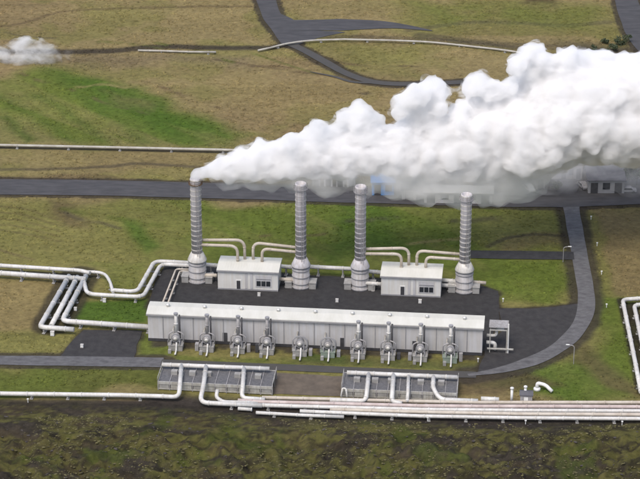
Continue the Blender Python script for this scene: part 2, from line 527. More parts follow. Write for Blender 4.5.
# thin dark tracks
def line(pts, w, colr, amt=.8):
    global col
    d = seg_dist(X+wx*.12, Y+wy*.12, sm(GP(pts)))
    col = mix(col, colr, smooth(w*1.6, w*.5, d)*amt)
line([(-60, 52), (70, 52), (120, 50), (170, 47.5), (260, 48), (286, 44)], 1.9, dark*.8, .9)
line([(-60, 28), (20, 24), (60, 13), (110, 9), (180, 7), (250, 6)], .9, redb*.8, .45)
line([(0, 170), (60, 168), (110, 166), (140, 163), (190, 166), (240, 168)], .9, dark*1.1, .6)
line([(420, 35), (480, 43), (540, 47), (600, 50), (650, 50)], 2.0, dark*1.1, .5)
line([(410, 30), (480, 22), (560, 25), (610, 22)], 1.5, dark*1.3, .45)
line([(488, 246), (505, 238), (530, 235), (562, 236)], .7, dark*1.1, .6)
line([(285, 41), (330, 37), (420, 39), (520, 49)], 1.5, dark*1.2, .5)
line([(215, 60), (260, 66), (300, 72), (340, 77)], .7, redb*.7, .5)
for kx in range(5):
    line([(-30, 205+kx*6), (20, 208+kx*6), (60, 220+kx*5)], .5, redb*.8, .35)
blob([(420, 2), (600, 8), (580, 28), (440, 30)], 5, green, .45, .3+.7*wide)
blob([(300, 44), (420, 46), (415, 78), (360, 74)], 5, olive*1.05, .6)
blob([(380, 208), (470, 215), (460, 245), (420, 248)], 4, green*1.05, .6, .5+.5*wide)
blob([(150, 338), (486, 353), (486, 361), (150, 347)], .8, dark*1.0, .9, smooth(.25, .5, n3), .1)  # dark gravel patches at the hall foot, with the shadow there painted in
blob([(172, 350), (480, 362), (480, 370), (172, 358)], .8, C(.075, .08, .035), .6, smooth(.4, .6, n2), .15)
rl = random.Random(31)
brk = smooth(.42, .6, fbm(X, Y, .12, 3, 131))
for q_ in range(26):
    x_ = rl.uniform(-60, 520); y_ = rl.choice([rl.uniform(4, 140), rl.uniform(60, 140), rl.uniform(200, 250)]); l_ = rl.uniform(30, 110); k_ = rl.uniform(-.05, .42) if x_ < 240 else rl.uniform(-.15, .15)
    pts_ = [(x_+l_*f_, y_+l_*f_*k_+rl.uniform(-2, 2)) for f_ in (0, .33, .66, 1)]
    dd = seg_dist(X+wx*.2, Y+wy*.2, sm(GP(pts_)))
    col = mix(col, rl.choice([dark*1.2, redb, green*.8, brown*1.15]), smooth(rl.uniform(.8, 2.2), .2, dd)*.55*brk)
# foreground lava and moss
clump = smooth(.44, .58, fbm(X*.8, Y, .13, 5, 81, .62))
sx, sy = X*.5+Y*.22, Y*1.25-X*.12*np.sin(X*.02)
fst = .62*fbm(sx+wx*.6, sy+wy*.6, .36, 5, 97, .68)+.38*fbm(sx, sy, .07, 3, 98)
fst2 = 1-np.abs(2*fbm(sx*1.2+wx*.4, sy*1.4, .34, 4, 101, .62)-1)
fcol = np.broadcast_to(lava*1.1, X.shape+(3,)).copy()
fcol = mix(fcol, mossc, smooth(.43, .55, fst)*.95)
fcol = mix(fcol, olive*.62, smooth(.5, .66, fbm(X, Y, .16, 4, 93))*.7*clump)
fcol = mix(fcol, lava*.65, smooth(.80, .95, fst2)*.85)
fcol = mix(fcol, brown2*.6, smooth(.55, .68, fbm(sx, sy, .3, 3, 107))*.22)
fcol = mix(fcol, green*.75, smooth(.58, .72, fbm(X, Y, .11, 4, 113, .6))*.6)
fband = smooth(1.0, -2.0, Y-G(320, 413).y-(-X*.045)+2*(n3-.5))
dlo = Y-np.interp(X, [p.x for p in lowband], [p.y for p in lowband])
fband = smooth(1.2, -1.2, dlo+2.2+1.5*(n3-.5))
col = col*(1-fband[..., None])+fcol*fband[..., None]
# dark cinder strip right below the pipes
strip = smooth(8.5, 2, -dlo+7*(n2-.5))*smooth(1, -2, dlo)*smooth(-75, -40, X+4*(n2-.5))
col = mix(col, C(.034, .03, .032), strip*.85)
strip2 = smooth(5, 1, np.abs(dlo+.5))*smooth(-42, -37, X)
col = mix(col, C(.038, .033, .034), strip2*.9)
strip3 = smooth(2.2, .6, np.abs(dlo+2.2))
col = mix(col, dark*.8, strip3*.8)
col = np.where((fband > .5)[..., None], col*.78, col)
for q_ in ([(622, 300), (637, 366), (642, 392)], [(634, 305), (648, 366), (653, 392)]):
    dd = seg_dist(X, Y, GP(q_)); col = mix(col, dark*.6, smooth(1.7, .9, dd+.5*(n3-.5))*.9)  # shade along the edge pipes, painted as dark strips
# bare ground beside roads; shade under and between pipes painted into the cover
for k in ('plant_road', 'curved_road', 'main_road', 'valley_road', 'hill_road', 'field_track'):
    col = mix(col, dark*.85, smooth(1.9 if k != 'curved_road' else 3.0, 1.2, roadd[k]+1.2*(n3-.5))*.85)
for k in ('service_yard', 'dark_gravel_pad', 'left_yard', 'far_parking_lot'):
    col = mix(col, dark*.8, smooth(1.2, .0, yardd[k]+1.4*(n3-.5))*.9)
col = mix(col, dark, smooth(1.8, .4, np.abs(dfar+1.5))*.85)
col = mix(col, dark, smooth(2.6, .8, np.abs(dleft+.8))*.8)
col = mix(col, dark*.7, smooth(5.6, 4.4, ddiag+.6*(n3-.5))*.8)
# fine streaky tone
tone = .80+.28*nst+.16*(n3-.5)+.10*(fbm(X, Y, .9, 2, 99)-.5)
fade = np.clip(1.0+.0*X, 0, 1)
col = col*tone[..., None]
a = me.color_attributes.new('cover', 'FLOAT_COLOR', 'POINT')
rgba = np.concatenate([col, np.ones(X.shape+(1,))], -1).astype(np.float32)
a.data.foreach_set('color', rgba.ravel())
gm, nt = nodes('ground_cover')
out = N(nt, 'ShaderNodeOutputMaterial'); b = N(nt, 'ShaderNodeBsdfPrincipled')
b.inputs['Roughness'].default_value = .95; b.inputs['Specular IOR Level'].default_value = .1
nb = None
at = N(nt, 'ShaderNodeAttribute', attribute_name='cover')
geo = N(nt, 'ShaderNodeNewGeometry')
na = N(nt, 'ShaderNodeTexNoise'); na.inputs['Scale'].default_value = .55; na.inputs['Detail'].default_value = 9; na.inputs['Roughness'].default_value = .72
L(nt, geo.outputs['Position'], na.inputs['Vector'])
cr = N(nt, 'ShaderNodeValToRGB'); cr.color_ramp.elements[0].position = .3; cr.color_ramp.elements[1].position = .72
cr.color_ramp.elements[0].color = (.66, .65, .66, 1); cr.color_ramp.elements[1].color = (1.32, 1.31, 1.27, 1)
L(nt, na.outputs[0], cr.inputs[0])
mx = N(nt, 'ShaderNodeMix', data_type='RGBA', blend_type='MULTIPLY'); mx.inputs[0].default_value = 1
L(nt, at.outputs['Color'], mx.inputs[6]); L(nt, cr.outputs[0], mx.inputs[7])
mpb = N(nt, 'ShaderNodeMapping'); mpb.inputs['Scale'].default_value = (.55, 1, 1)
L(nt, geo.outputs['Position'], mpb.inputs[0])
nb = N(nt, 'ShaderNodeTexNoise'); nb.inputs['Scale'].default_value = 1.7; nb.inputs['Detail'].default_value = 5; nb.inputs['Roughness'].default_value = .6
L(nt, mpb.outputs[0], nb.inputs['Vector'])
crb = N(nt, 'ShaderNodeValToRGB'); crb.color_ramp.elements[0].position = .36; crb.color_ramp.elements[1].position = .64
crb.color_ramp.elements[0].color = (.86, .87, .85, 1); crb.color_ramp.elements[1].color = (1.1, 1.08, 1.06, 1)
L(nt, nb.outputs[0], crb.inputs[0])
mxb = N(nt, 'ShaderNodeMix', data_type='RGBA', blend_type='MULTIPLY'); mxb.inputs[0].default_value = 1
L(nt, mx.outputs[2], mxb.inputs[6]); L(nt, crb.outputs[0], mxb.inputs[7])
L(nt, mxb.outputs[2], b.inputs['Base Color'])
bp = N(nt, 'ShaderNodeBump'); bp.inputs['Strength'].default_value = .8; bp.inputs['Distance'].default_value = .35
L(nt, na.outputs[0], bp.inputs['Height']); L(nt, bp.outputs[0], b.inputs['Normal'])
L(nt, b.outputs[0], out.inputs[0])
me.materials.append(gm)
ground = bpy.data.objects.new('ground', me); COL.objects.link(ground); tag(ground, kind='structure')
cover_col = col

# ------------------------------------------------------------------ road sheets
def strip_sheet(name, pts, hw, z, mat, tp=(0, 0)):
    bm = B(); prev = None
    n = len(pts)
    for i in range(n):
        d = (pts[min(i+1, n-1)]-pts[max(i-1, 0)]); d.z = 0; d.normalize()
        s = Vector((-d.y, d.x, 0))
        w = hw*(1+.10*(noise.noise(pts[i]*.12+Vector((0, 0, z*99)))))
        f_ = i/(n-1)
        if tp[0] and f_ < tp[0]: w *= .25+.75*f_/tp[0]
        if tp[1] and f_ > 1-tp[1]: w *= .06+.94*(1-f_)/tp[1]
        a = bm.verts.new((pts[i].x+s.x*w, pts[i].y+s.y*w, z)); c = bm.verts.new((pts[i].x-s.x*w, pts[i].y-s.y*w, z))
        if prev: bm.faces.new([prev[1], c, a, prev[0]])
        prev = (a, c)
    return tag(obj(name, bm, mat), kind='structure')
z = .0
for k, p in yards.items():
    bm = B(); pts = []
    n = len(p)
    for i in range(n):
        a, c = p[i], p[(i+1) % n]
        m = max(1, int((c-a).length/2.5))
        for j in range(m):
            q = a.lerp(c, j/m); w = (noise.noise(q*.15)+noise.noise(q*.5)*.5)*.7
            nn = Vector((-(c-a).y, (c-a).x, 0)).normalized()
            pts.append(q+nn*w)
    z += .006
    f = bm.faces.new([bm.verts.new((v.x, v.y, z)) for v in pts])
    bmesh.ops.triangulate(bm, faces=[f])
    bmesh.ops.recalc_face_normals(bm, faces=bm.faces)
    if bm.faces and sum(ff.normal.z for ff in bm.faces) < 0: bmesh.ops.reverse_faces(bm, faces=bm.faces)
    tag(obj(k, bm, M[{'service_yard': 'yard', 'left_yard': 'yard', 'brown_gravel_lot': 'dirt', 'far_parking_lot': 'asphaltfar', 'junction_apron': 'asphaltfar', 'road_mouth': 'asphaltfar'}.get(k, 'pad')]), kind='structure')
for k, (pts, (hw,), tp) in roads.items():
    z += .006
    mt = 'asphalt' if k in ('plant_road', 'curved_road') else 'verge' if k == 'service_lane' else ('yard' if k in ('access_road',) else 'asphaltfar')
    if k in ('field_track', 'side_track'): mt = 'verge'
    strip_sheet(k, pts, hw, z, M[mt], tp)

# ------------------------------------------------------------------ long separator building
A = G(148.5, 340.5); Bq = G(484.5, 355.5)
U = (Bq-A); LEN = U.length; U.normalize(); YAW = math.atan2(U.y, U.x); V = Vector((-U.y, U.x, 0))
WH = HT(A, 314.0)
DEP = 5.2
LEN -= .6
hall = thing('separator_hall', 'long pale grey metal hall with cream roof running across the whole plant', 'building', A, YAW)
bm = B(); box(bm, 0, LEN, 0, DEP, 0, WH); hw_ = obj('wall', bm, M['wall'], hall)
bm = B()
prof = [(-.35, WH-.05), (-.35, WH+.2), (.9, WH+.42), (DEP*.55, WH+.7), (DEP+.3, WH+.5), (DEP+.3, WH-.05)]
prism(bm, [(y, zz+.06) for y, zz in prof], -.3, LEN+.3)
roof = obj('roof', bm, M['roof'], hall)
bm = B(); box(bm, -.32, LEN+.32, -.47, -.37, WH-.22, WH+.12); obj('gutter', bm, M['trim'], roof)
bm = B()
box(bm, -.05, LEN+.05, -.1, .0-.003, 0, .7); obj('plinth', bm, M['dark'], hall)
NP = 22
for k in range(1, NP):
    x = LEN*k/NP
    bm = B(); box(bm, x-.09, x+.09, -.13, -.004, .7, WH-.25); obj('wall_joint', bm, M['trim'], hw_)
for fr in (.232, .585, .80):
    x = LEN*fr
    bm = B(); box(bm, x-.55, x+.55, -.09, -.005, .7, 2.9); obj('door', bm, M['dark'], hall)
for k in range(9):
    x = LEN*(k+.5)/9
    bm = B(); lathe(bm, [(.0, 0), (.35, 0), (.35, .45), (.5, .5), (.0, .7)], 12, (x, DEP*.55, WH+.7)); obj('roof_vent', bm, M['white'], roof, True)

# units in front of the hall
def yw(px): return 340.5+(px-148.5)*15/336
unit_px = [176, 207, 238, 267, 300, 328, 358, 388, 420, 450]
nth = ['first', 'second', 'third', 'fourth', 'fifth', 'sixth', 'seventh', 'eighth', 'ninth', 'tenth']
def make_unit(with_pole, loc, label, grp, pole_mat, box_mat):
    t = thing('separator_unit', label, 'steam separator', loc, YAW, grp)
    # local frame: x along the hall, -y to the viewer, hall wall at y = +3.4
    bm = B(); box(bm, -1.6, 1.6, -.9, 1.5, 0, 1.35); box(bm, -1.75, 1.75, -1.0, 1.6, 1.35, 1.5)
    obj('plinth', bm, box_mat, t)
    bm = B()
    lathe(bm, [(0, -.2), (.55, -.2), (.84, .1), (.88, .4), (.88, 1.5), (.76, 1.75), (0, 2.0)], 20, (0, 1.3, 3.0), 'y')
    ves = obj('vessel', bm, M['steel'], t, True)
    bm = B(); lathe(bm, [(0, -.25), (.25, -.22), (.42, -.1), (.45, .03), (0, .03)], 16, (0, -.72, 3.0), 'y')
    bmesh.ops.scale(bm, verts=bm.verts, vec=(1, 1, 1))
    obj('end_cap', bm, M['dome'], ves, True)
    bm = B(); lathe(bm, [(.86, 0), (1.03, 0), (1.03, .18), (.86, .18)], 20, (0, -.2, 3.0), 'y'); obj('flange', bm, M['trim'], ves)
    for s in (-1, 1):
        bm = B(); prism(bm, [(-1.0, 1.5), (1.0, 1.5), (1.0, 2.4), (-1.0, 2.4)], s*.95-.1, s*.95+.1); obj('saddle', bm, M['trim'], t)
        bm = B(); tube(bm, rounded([(s*1.7, .8, 1.5), (s*1.7, .8, 3.4), (s*1.2, .8, 3.9), (s*.3, .8, 4.2)], .5), .17, 8)
        obj('side_pipe', bm, M['steel'], t, True)
    bm = B(); tube(bm, rounded([(.3, -.8, 2.2), (.3, -1.3, 1.1), (.3, -1.8, .5), (.3, -3.4, .45)], .5), .2, 8); obj('drain_pipe', bm, M['pipe'], t, True)
    bm = B(); box(bm, -1.5, -.8, -2.3, -1.6, 0, .9); obj('valve_box', bm, M['concrete'], t)
    uv = random.Random(int(loc.x*10))
    if uv.random() < .75:
        bm = B(); x_ = uv.choice((-2.7, 2.0)); box(bm, x_, x_+.8, uv.uniform(-.6, .2), .9, 0, uv.uniform(1.2, 2.1)); obj('control_panel', bm, uv.choice((M['steel'], M['trim'], M['dark'])), t)
    for x_ in (-1.7, 1.7):
        bm = B(); tube(bm, [(x_, -.95, 1.5), (x_, -.95, 2.5), (x_, 1.4, 2.5)], .05, 5); obj('handrail', bm, M['steel'], t)
    bm = B(); yy = 2.4; tube(bm, rounded([(-.55, 1.2, 3.4), (-.9, 2.0, uv.uniform(3.6, 4.1)), (-.9, 3.7, 4.0)], .5), .16, 6); obj('feed_pipe', bm, M['oldpipe'], t, True)
    if with_pole:
        h = HT(loc+V*1.0, 308.5+(loc.x-A.x)*0+ (yw(0)-yw(0)))
        bm = B(); tube(bm, [(0, 1.0, 3.6), (0, 1.0, 8.6)], .36, 12); tube(bm, [(0, 1.0, 6.0), (0, 1.0, 6.2)], .5, 12); ep = obj('exhaust_pipe', bm, pole_mat, t, True)
        bm = B(); tube(bm, [(0, 1.0, 8.4), (0, 1.0, 8.75)], .52, 12); obj('exhaust_rim', bm, M['trim'], ep)
        bm = B(); tube(bm, [(.78, 1.25, 1.5), (.78, 1.25, 8.2)], .2, 8); obj('support_post', bm, M['dark'], t, True)
    else:
        bm = B(); lathe(bm, [(1.55, 0), (1.8, 0), (1.8, .25), (1.55, .25)], 20, (0, .1, 3.0), 'y'); obj('hood_ring', bm, M['trim'], t)
    return t
poles = [0]*8
pi = 0
for k, px in enumerate(unit_px):
    base = G(px, yw(px)+7.5)
    pole = px not in (300, 328)
    if pole: lab = '%s from left of the hall-front units with an upright exhaust pipe' % nth[pi]; pi += 1
    else: lab = 'round vessel without exhaust pipe at the hall middle, %s of its pair' % ('left one' if px == 300 else 'right one')
    make_unit(pole, base, lab, 'separator units along the hall front', M['pipe'] if px > 340 or px < 200 else M['steel'], M['greenbox'] if px in (328, 450) else M['concrete'])

# ------------------------------------------------------------------ steam stacks
stacks = [(197.7, 283, 178), (301, 288.5, 183), (360, 290, 186), (464, 293, 194)]
slab = ['leftmost grey steam stack, steam pouring from its top', 'second steam stack from left, right of the left control house',
        'third steam stack from left, beside the right control house', 'rightmost steam stack, near the end of the dark pad']
def make_stack(px, py, top, label, i):
    b = G(px, py-2.5); h = HT(b, top)
    hd = HT(b, py-23); hdome = HT(b, py-31)
    t = thing('steam_stack', label, 'steam stack', b, YAW, 'steam stacks behind the hall')
    bm = B(); lathe(bm, [(0, 0), (2.4, 0), (2.4, .5), (2.08, .5), (2.08, hd), (0, hd)], 28); dr_ = obj('drum', bm, M['steel'], t, True)
    for o in t.children:
        for p in o.data.polygons: p.use_smooth = abs(p.normal.z) < .5
    for kk in range(3):
        bm = B(); zz = hd*(kk+.7)/3.2; lathe(bm, [(2.07, zz), (2.2, zz), (2.2, zz+.18), (2.07, zz+.18)], 28); obj('drum_hoop', bm, M['trim'], dr_)
    bm = B(); lathe(bm, [(0, hd), (2.3, hd+.01), (2.3, hd+.3), (1.95, hd+1.1), (1.45, hdome), (0, hdome)], 28); obj('dome', bm, M['dome' if i in (0, 3) else 'stack'], t, True)
    bm = B(); lathe(bm, [(0, hdome-.5), (1.32, hdome-.5), (1.28, h-.6), (1.28, h), (1.1, h), (1.1, h-1.2), (0, h-1.3)], 24); ch = obj('chimney', bm, M['stack'], t, True)
    n = 15
    for kk in range(n):
        zz = hdome+(h-hdome)*(kk+.6)/n
        bm = B(); lathe(bm, [(1.28, zz), (1.35, zz), (1.35, zz+.25), (1.27, zz+.25)], 24); obj('stiffener_ring', bm, M['dome' if i in (0, 3) else 'stack'], ch)
    bm = B()
    for s in (-.28, .28): tube(bm, [(s+.6, -1.62, .3), (s+.6, -1.62, h-.2)], .05, 5)
    zz = .6
    while zz < h-.3:
        tube(bm, [(.32, -1.62, zz), (.88, -1.62, zz)], .03, 4); zz += .45
    obj('ladder', bm, M['steel'], ch)
    bm = B(); lathe(bm, [(1.27, h-1.5), (1.7, h-1.5), (1.7, h-1.38), (1.27, h-1.38)], 24)
    plat = obj('platform', bm, M['rust'] if i == 0 else M['trim'], t)
    bm = B()
    for kk in range(12):
        an = kk*math.pi/6; tube(bm, [(1.66*math.cos(an), 1.66*math.sin(an), h-1.4), (1.66*math.cos(an), 1.66*math.sin(an), h-.4)], .04, 4)
    for zz in (h-.4, h-.9):
        tube(bm, [(1.66*math.cos(a2*math.pi/12), 1.66*math.sin(a2*math.pi/12), zz) for a2 in range(25)], .04, 4, False)
    obj('railing', bm, M['rust'] if i == 0 else M['steel'], plat)
    # silencer outlet boxes at both sides of the drum
    for s in (-1, 1):
        bm = B(); box(bm, min(s*2.06, s*3.7), max(s*2.06, s*3.7), -1.5, 1.3, 0, 1.5); box(bm, min(s*2.07, s*3.8), max(s*2.07, s*3.8), -1.6, 1.4, 1.5, 1.65)
        obj('outlet_box', bm, M['concrete'], t)
    return t, b, h
ST = [make_stack(*s, slab[i], i) for i, s in enumerate(stacks)]

# ------------------------------------------------------------------ control houses
def house(pl, pr, yl, yr, ytop, dr, label):
    a, c = G(pl, yl), G(pr, yr)
    u = c-a; ln = u.length; yaw = math.atan2(u.y, u.x)
    wh = HT(a, ytop); dp = 7.4
    t = thing('control_house', label, 'building', a, yaw, 'control houses between the stacks')
    bm = B(); box(bm, 0, ln, 0, dp, 0, wh); obj('wall', bm, M['wall2'], t)
    bm = B(); prism(bm, [(-.3, wh+.02), (-.3, wh+.3), (dp*.5, wh+.75), (dp+.25, wh+.35), (dp+.25, wh+.02)], -.25, ln+.25); r = obj('roof', bm, M['roof'], t)
    bm = B(); box(bm, -.27, ln+.27, -.42, -.32, wh-.12, wh+.2); obj('gutter', bm, M['trim'], r)
    bm = B(); box(bm, -.03, ln+.03, -.06, -.004, 0, .35); obj('plinth', bm, M['trim'], t)
    x = ln*dr
    bm = B(); box(bm, x-.65, x+.65, -.1, -.005, .35, 2.7); d = obj('door_frame', bm, M['white'], t)
    bm = B(); box(bm, x-.45, x+.45, -.14, -.103, .37, 2.5); obj('door', bm, M['dark'], d)
    for xx in (ln*.47, ln*.56):
        bm = B(); box(bm, xx-.3, xx+.3, -.1, -.006, .5, wh-.4); obj('wall_panel', bm, M['wall'], t)
    x0, x1 = ln*.64, ln*.88
    bm = B(); box(bm, x0-.2, x1+.2, -.09, -.005, 1.0, 4.0); wf = obj('window_surround', bm, M['wall'], t)
    for kk in range(3):
        xa = x0+(x1-x0)*kk/3+.08; xb = x0+(x1-x0)*(kk+1)/3-.08
        bm = B(); box(bm, xa, xb, -.15, -.093, 1.3, 2.6); obj('window', bm, M['glass'], wf)
    bm = B(); box(bm, x0, x1, -.16, -.094, 3.0, 3.25); obj('louvre', bm, M['trim'], wf)
    return t, a, ln, wh, yaw, dp
H1 = house(218, 278, 289, 291.5, 270.5, .345, 'left flat-roofed pale control house under the plume, two pairs of pipes entering its roof')
H2 = house(381, 440.5, 295, 297.5, 276.5, .36, 'right pale control house, its roof joined by pipes from the two right stacks')

# roof pipes: come off the stack shafts, run level, bend down into the roofs
def roofpipes(H, ST_, side, pxs, cx, rows, lab):
    t, a, ln, wh, yaw, dp = H
    _, sb, sh = ST_
    for j, (pxe, row) in enumerate(zip(pxs, rows)):
        off = 5.2-1.6*j
        v = Vector((-math.sin(yaw), math.cos(yaw), 0))
        q = sb+V*(1.3-1.6*j if j else 1.0)
        zt = Q(pxe, row, q.y).z
        # end column stands over the roof, at the pixel column pxe
        e = Q(pxe, row, a.y+off); e = Vector((e.x, e.y, 0))
        e.z = zt
        zt2 = Q(pxe, row, e.y).z
        s = Vector((sb.x, sb.y+(.5 if j == 0 else -.3), zt2))
        pipeline('roof_pipe', lab[j], 'pipe', [s, Vector((e.x, e.y, zt2)), Vector((e.x, e.y, wh+.4))], .36, M['pipetan'], 'pipes from the stacks into the house roofs', corner=2.2, sup=0, flange=5)
roofpipes(H1, ST[0], 1, (244.5, 237.5), 0, (240, 246), ('higher roof pipe from leftmost stack to the left house', 'lower roof pipe from leftmost stack to the left house'))
roofpipes(H1, ST[1], -1, (253, 262), 0, (242.5, 248.5), ('higher roof pipe from second stack to the left house', 'lower roof pipe from second stack to the left house'))
roofpipes(H2, ST[2], 1, (409, 401.5), 0, (248, 254), ('higher roof pipe from third stack to the right house', 'lower roof pipe from third stack to the right house'))
roofpipes(H2, ST[3], -1, (417, 426), 0, (250.5, 257), ('higher roof pipe from rightmost stack to the right house', 'lower roof pipe from rightmost stack to the right house'))

def PL(name, label, pts, r=.45, mat='pipe', z=1.0, group='pipes of the plant', corner=2.2, sup=8, **kw):
    P = [G(p[0], p[1], p[2] if len(p) > 2 else z) for p in pts]
    return pipeline(name, label, 'pipe', P, r, M[mat], group, corner, sup, **kw)
g1 = 'low pipes linking stacks and houses'
PL('link_pipe', 'pale pipe between leftmost stack and the left house back corner', [(203, 264.5), (223, 266)], .5, 'pipe', 2.2, g1, sup=4)
PL('link_pipe', 'lower front pipe between leftmost stack and the left house', [(203, 275), (217, 275.5)], .45, 'pipetan', 1.8, g1, sup=4)
PL('link_pipe', 'pale pipe from left house to second stack', [(278, 266), (296, 267.5)], .5, 'pipe', 2.2, g1, sup=4)
PL('link_pipe', 'lower pipe from left house to second stack', [(278, 279), (296, 280)], .45, 'pipetan', 1.8, g1, sup=4)
PL('link_pipe', 'pale pipe joining the second and third stacks', [(306, 266.5), (355, 269)], .5, 'pipe', 2.2, g1, sup=6)
PL('link_pipe', 'upper pipe between third stack and the right house', [(365, 271), (382, 272.5)], .5, 'pipe', 2.2, g1, sup=4)
PL('link_pipe', 'lower pipe between third stack and the right house', [(365, 283), (381, 284)], .45, 'pipe', 1.8, g1, sup=4)
PL('link_pipe', 'upper pipe from right house to the rightmost stack', [(440, 280), (460, 281.5)], .5, 'pipe', 1.8, g1, sup=4)
PL('link_pipe', 'lower pipe from right house to the rightmost stack', [(441, 285), (458, 286.5)], .5, 'pipe', 1.2, g1, sup=4)
PL('link_pipe', 'short capped pipe stub right of the rightmost stack', [(467, 281.5), (486, 283)], .42, 'pipetan', 1.6, g1, sup=4)

# left pipe system
g2 = 'thick white pipes at the left of the plant'
PL('steam_pipe', 'upper of two long white pipes entering from the left, bending to the outer diagonal', [(-60, 264), (0, 265.5), (80, 270.5), (90, 273), (68, 279), (40, 327), (74, 329.5)][:4], .5, 'pipe', 1.6, g2)
PL('steam_pipe', 'lower of two long white pipes entering from the left edge', [(-60, 271.5), (0, 273), (86, 279)], .62, 'pipe', 1.5, g2)
PL('steam_pipe', 'outermost diagonal white pipe turning right at the gravel', [(69, 276), (39.5, 327), (74, 329.5)], .6, 'pipe', 1.3, g2, corner=1.5)
PL('steam_pipe', 'middle diagonal white pipe of the three at left', [(77.5, 277), (51, 326)], .6, 'pipe', 1.3, g2)
PL('steam_pipe', 'innermost diagonal white pipe running on to the hall end wall', [(86, 276), (62, 321), (149, 327)], .62, 'pipe', 1.3, g2, corner=1.8)
PL('steam_pipe', 'thin looping white pipe above the green patch', [(82, 271.5), (104, 272.5), (110, 281), (113, 292)], .38, 'pipe', 1.4, g2, corner=3.0)
PL('steam_pipe', 'white pipe from the green patch zigzagging up to the leftmost stack', [(83, 278), (87, 294), (112, 295.5), (143, 297), (161, 264), (193, 266)], .5, 'pipe', 1.3, g2, corner=2.2)
PL('steam_pipe', 'inner parallel white pipe zigzagging up to the leftmost stack', [(111, 290), (137, 292), (154.5, 261), (193, 263)], .5, 'pipe', 1.5, g2, corner=2.2)
PL('steam_pipe', 'thin grey pipe angled down behind the hall left end, left of its twin', [(192, 269.5), (176, 269), (163, 302)], .22, 'pipetan', 1.2, g2, corner=1, sup=5)
PL('steam_pipe', 'thin grey pipe angled down behind the hall left end, right of its twin', [(192, 271.5), (180, 271), (168, 303)], .22, 'pipetan', 1.2, g2, corner=1, sup=5)

# header racks before the hall
def rack(pl, yl, pr, yr, depth, label):
    a, c = G(pl, yl), G(pr, yr)      # front bottom corners on the ground
    u = c-a; ln = u.length; yaw = math.atan2(u.y, u.x); h = 2.0
    t = thing('pipe_rack', label, 'pipe rack', a, yaw, 'pipe racks below the hall')
    bm = B(); box(bm, 0, ln, 0, depth, h-.12, h); obj('deck', bm, M['grating'], t)
    bm = B(); box(bm, -.1, ln+.1, -.1, .1, h-.55, h+.12); obj('front_beam', bm, M['fascia'], t)
    bm = B(); box(bm, -.1, ln+.1, -.06, .06, .15, .5); obj('lower_beam', bm, M['fascia'], t)
    bm = B(); box(bm, -.1, ln+.1, depth-.1, depth+.1, h-.4, h+.12); obj('back_beam', bm, M['fascia'], t)
    n = 10
    for k in range(n+1):
        x = ln*k/n
        bm = B(); box(bm, x-.1, x+.1, -.12, .12, 0, h+.15); box(bm, x-.1, x+.1, depth-.12, depth+.12, 0, h+.15)
        box(bm, x-.07, x+.07, .1, depth-.1, h+.003, h+.16); obj('frame', bm, M['steel'], t)
    for k in range(n):
        x = ln*(k+.5)/n
        bm = B(); box(bm, x-ln/n*.42, x+ln/n*.42, .02, .08, .55, h-.58); obj('panel', bm, M['fascia' if k % 3 else 'concrete'], t)
    for k, fx_ in enumerate((.12, .28, .42, .68, .86)):
        x = ln*fx_
        bm = B(); box(bm, x-.7, x+.7, depth*.45, depth*.45+1.1, h+.004, h+.9); obj('valve_box', bm, M['concrete'], t)
    for x in (-.15, ln+.15):
        bm = B()
        for yy in (0, depth*.5, depth): tube(bm, [(x, yy, 0), (x, yy, h+1.1)], .05, 5)
        tube(bm, [(x, 0, h+1.1), (x, depth, h+1.1)], .05, 5); tube(bm, [(x, 0, h+.6), (x, depth, h+.6)], .04, 5)
        obj('railing', bm, M['fascia'], t)
    return t, a, u.normalized(), ln
RA = rack(158.5, 389.5, 272, 395, 7.6, 'left dark-decked pipe rack below the hall')
RB = rack(342, 397, 456.5, 401.5, 7.6, 'right dark-decked pipe rack below the hall')
g3 = 'white pipes on the two racks'
PL('header_pipe', 'horizontal white header pipe along the back of the left rack', [(162, 364.5, 3.0), (269.5, 368.7, 3.0)], .48, 'pipe', 3.0, g3, sup=0, flange=4)
PL('header_pipe', 'horizontal white header pipe along the back of the right rack', [(347, 372.5, 3.0), (457.5, 377.3, 3.0)], .5, 'pipe', 3.0, g3, sup=0, flange=4)
g4 = 'white branch pipes dropping from the rack headers'
Z1 = 3.0
PL('branch_pipe', 'leftmost branch pipe of left rack, bending left to the long ground pipe', [(181.5, 364.7, Z1), (180, 384, 2.9), (179, 397, 1.1), (160, 396.2, 1.0), (120, 395, 1.0), (0, 393.5, 1.0), (-60, 393, 1.0)], .5, 'pipe', 1, g4, corner=2.4)
PL('branch_pipe', 'second branch pipe of left rack, dropping and swinging right under the others', [(206, 366, Z1), (203.5, 386, 2.9), (199.5, 402.5, 1.1), (262, 405.5, 1.0)], .52, 'pipe', 1, g4, corner=2.0)
PL('branch_pipe', 'third branch pipe of left rack, nearest the brown gravel lot', [(244, 367.5, Z1), (242.8, 386, 2.9), (241.5, 403-5, 1.1), (265, 399.5, 1.1)], .5, 'pipe', 1, g4, corner=1.6)
PL('branch_pipe', 'short curled white pipe in front of the left rack middle', [(217.5, 390, 2.2), (216, 397, 1.2), (223, 402, .9), (258, 402.5, .9)], .42, 'pipe', 1, g4, corner=1.6, sup=0)
PL('branch_pipe', 'leftmost branch pipe of right rack, turning left at its foot', [(368.7, 373.4, Z1), (367.2, 390, 2.9), (365.5, 401, 1.1), (346, 400.5, 1.0), (330, 400, 1.0)], .5, 'pipe', 1, g4, corner=1.5)
PL('branch_pipe', 'second branch pipe of right rack, joining the ground pipes', [(393.5, 374.5, Z1), (392.5, 391, 2.9), (391.5, 401.5, 1.1), (402, 403.5, 1.0)], .52, 'pipe', 1, g4, corner=1.3)
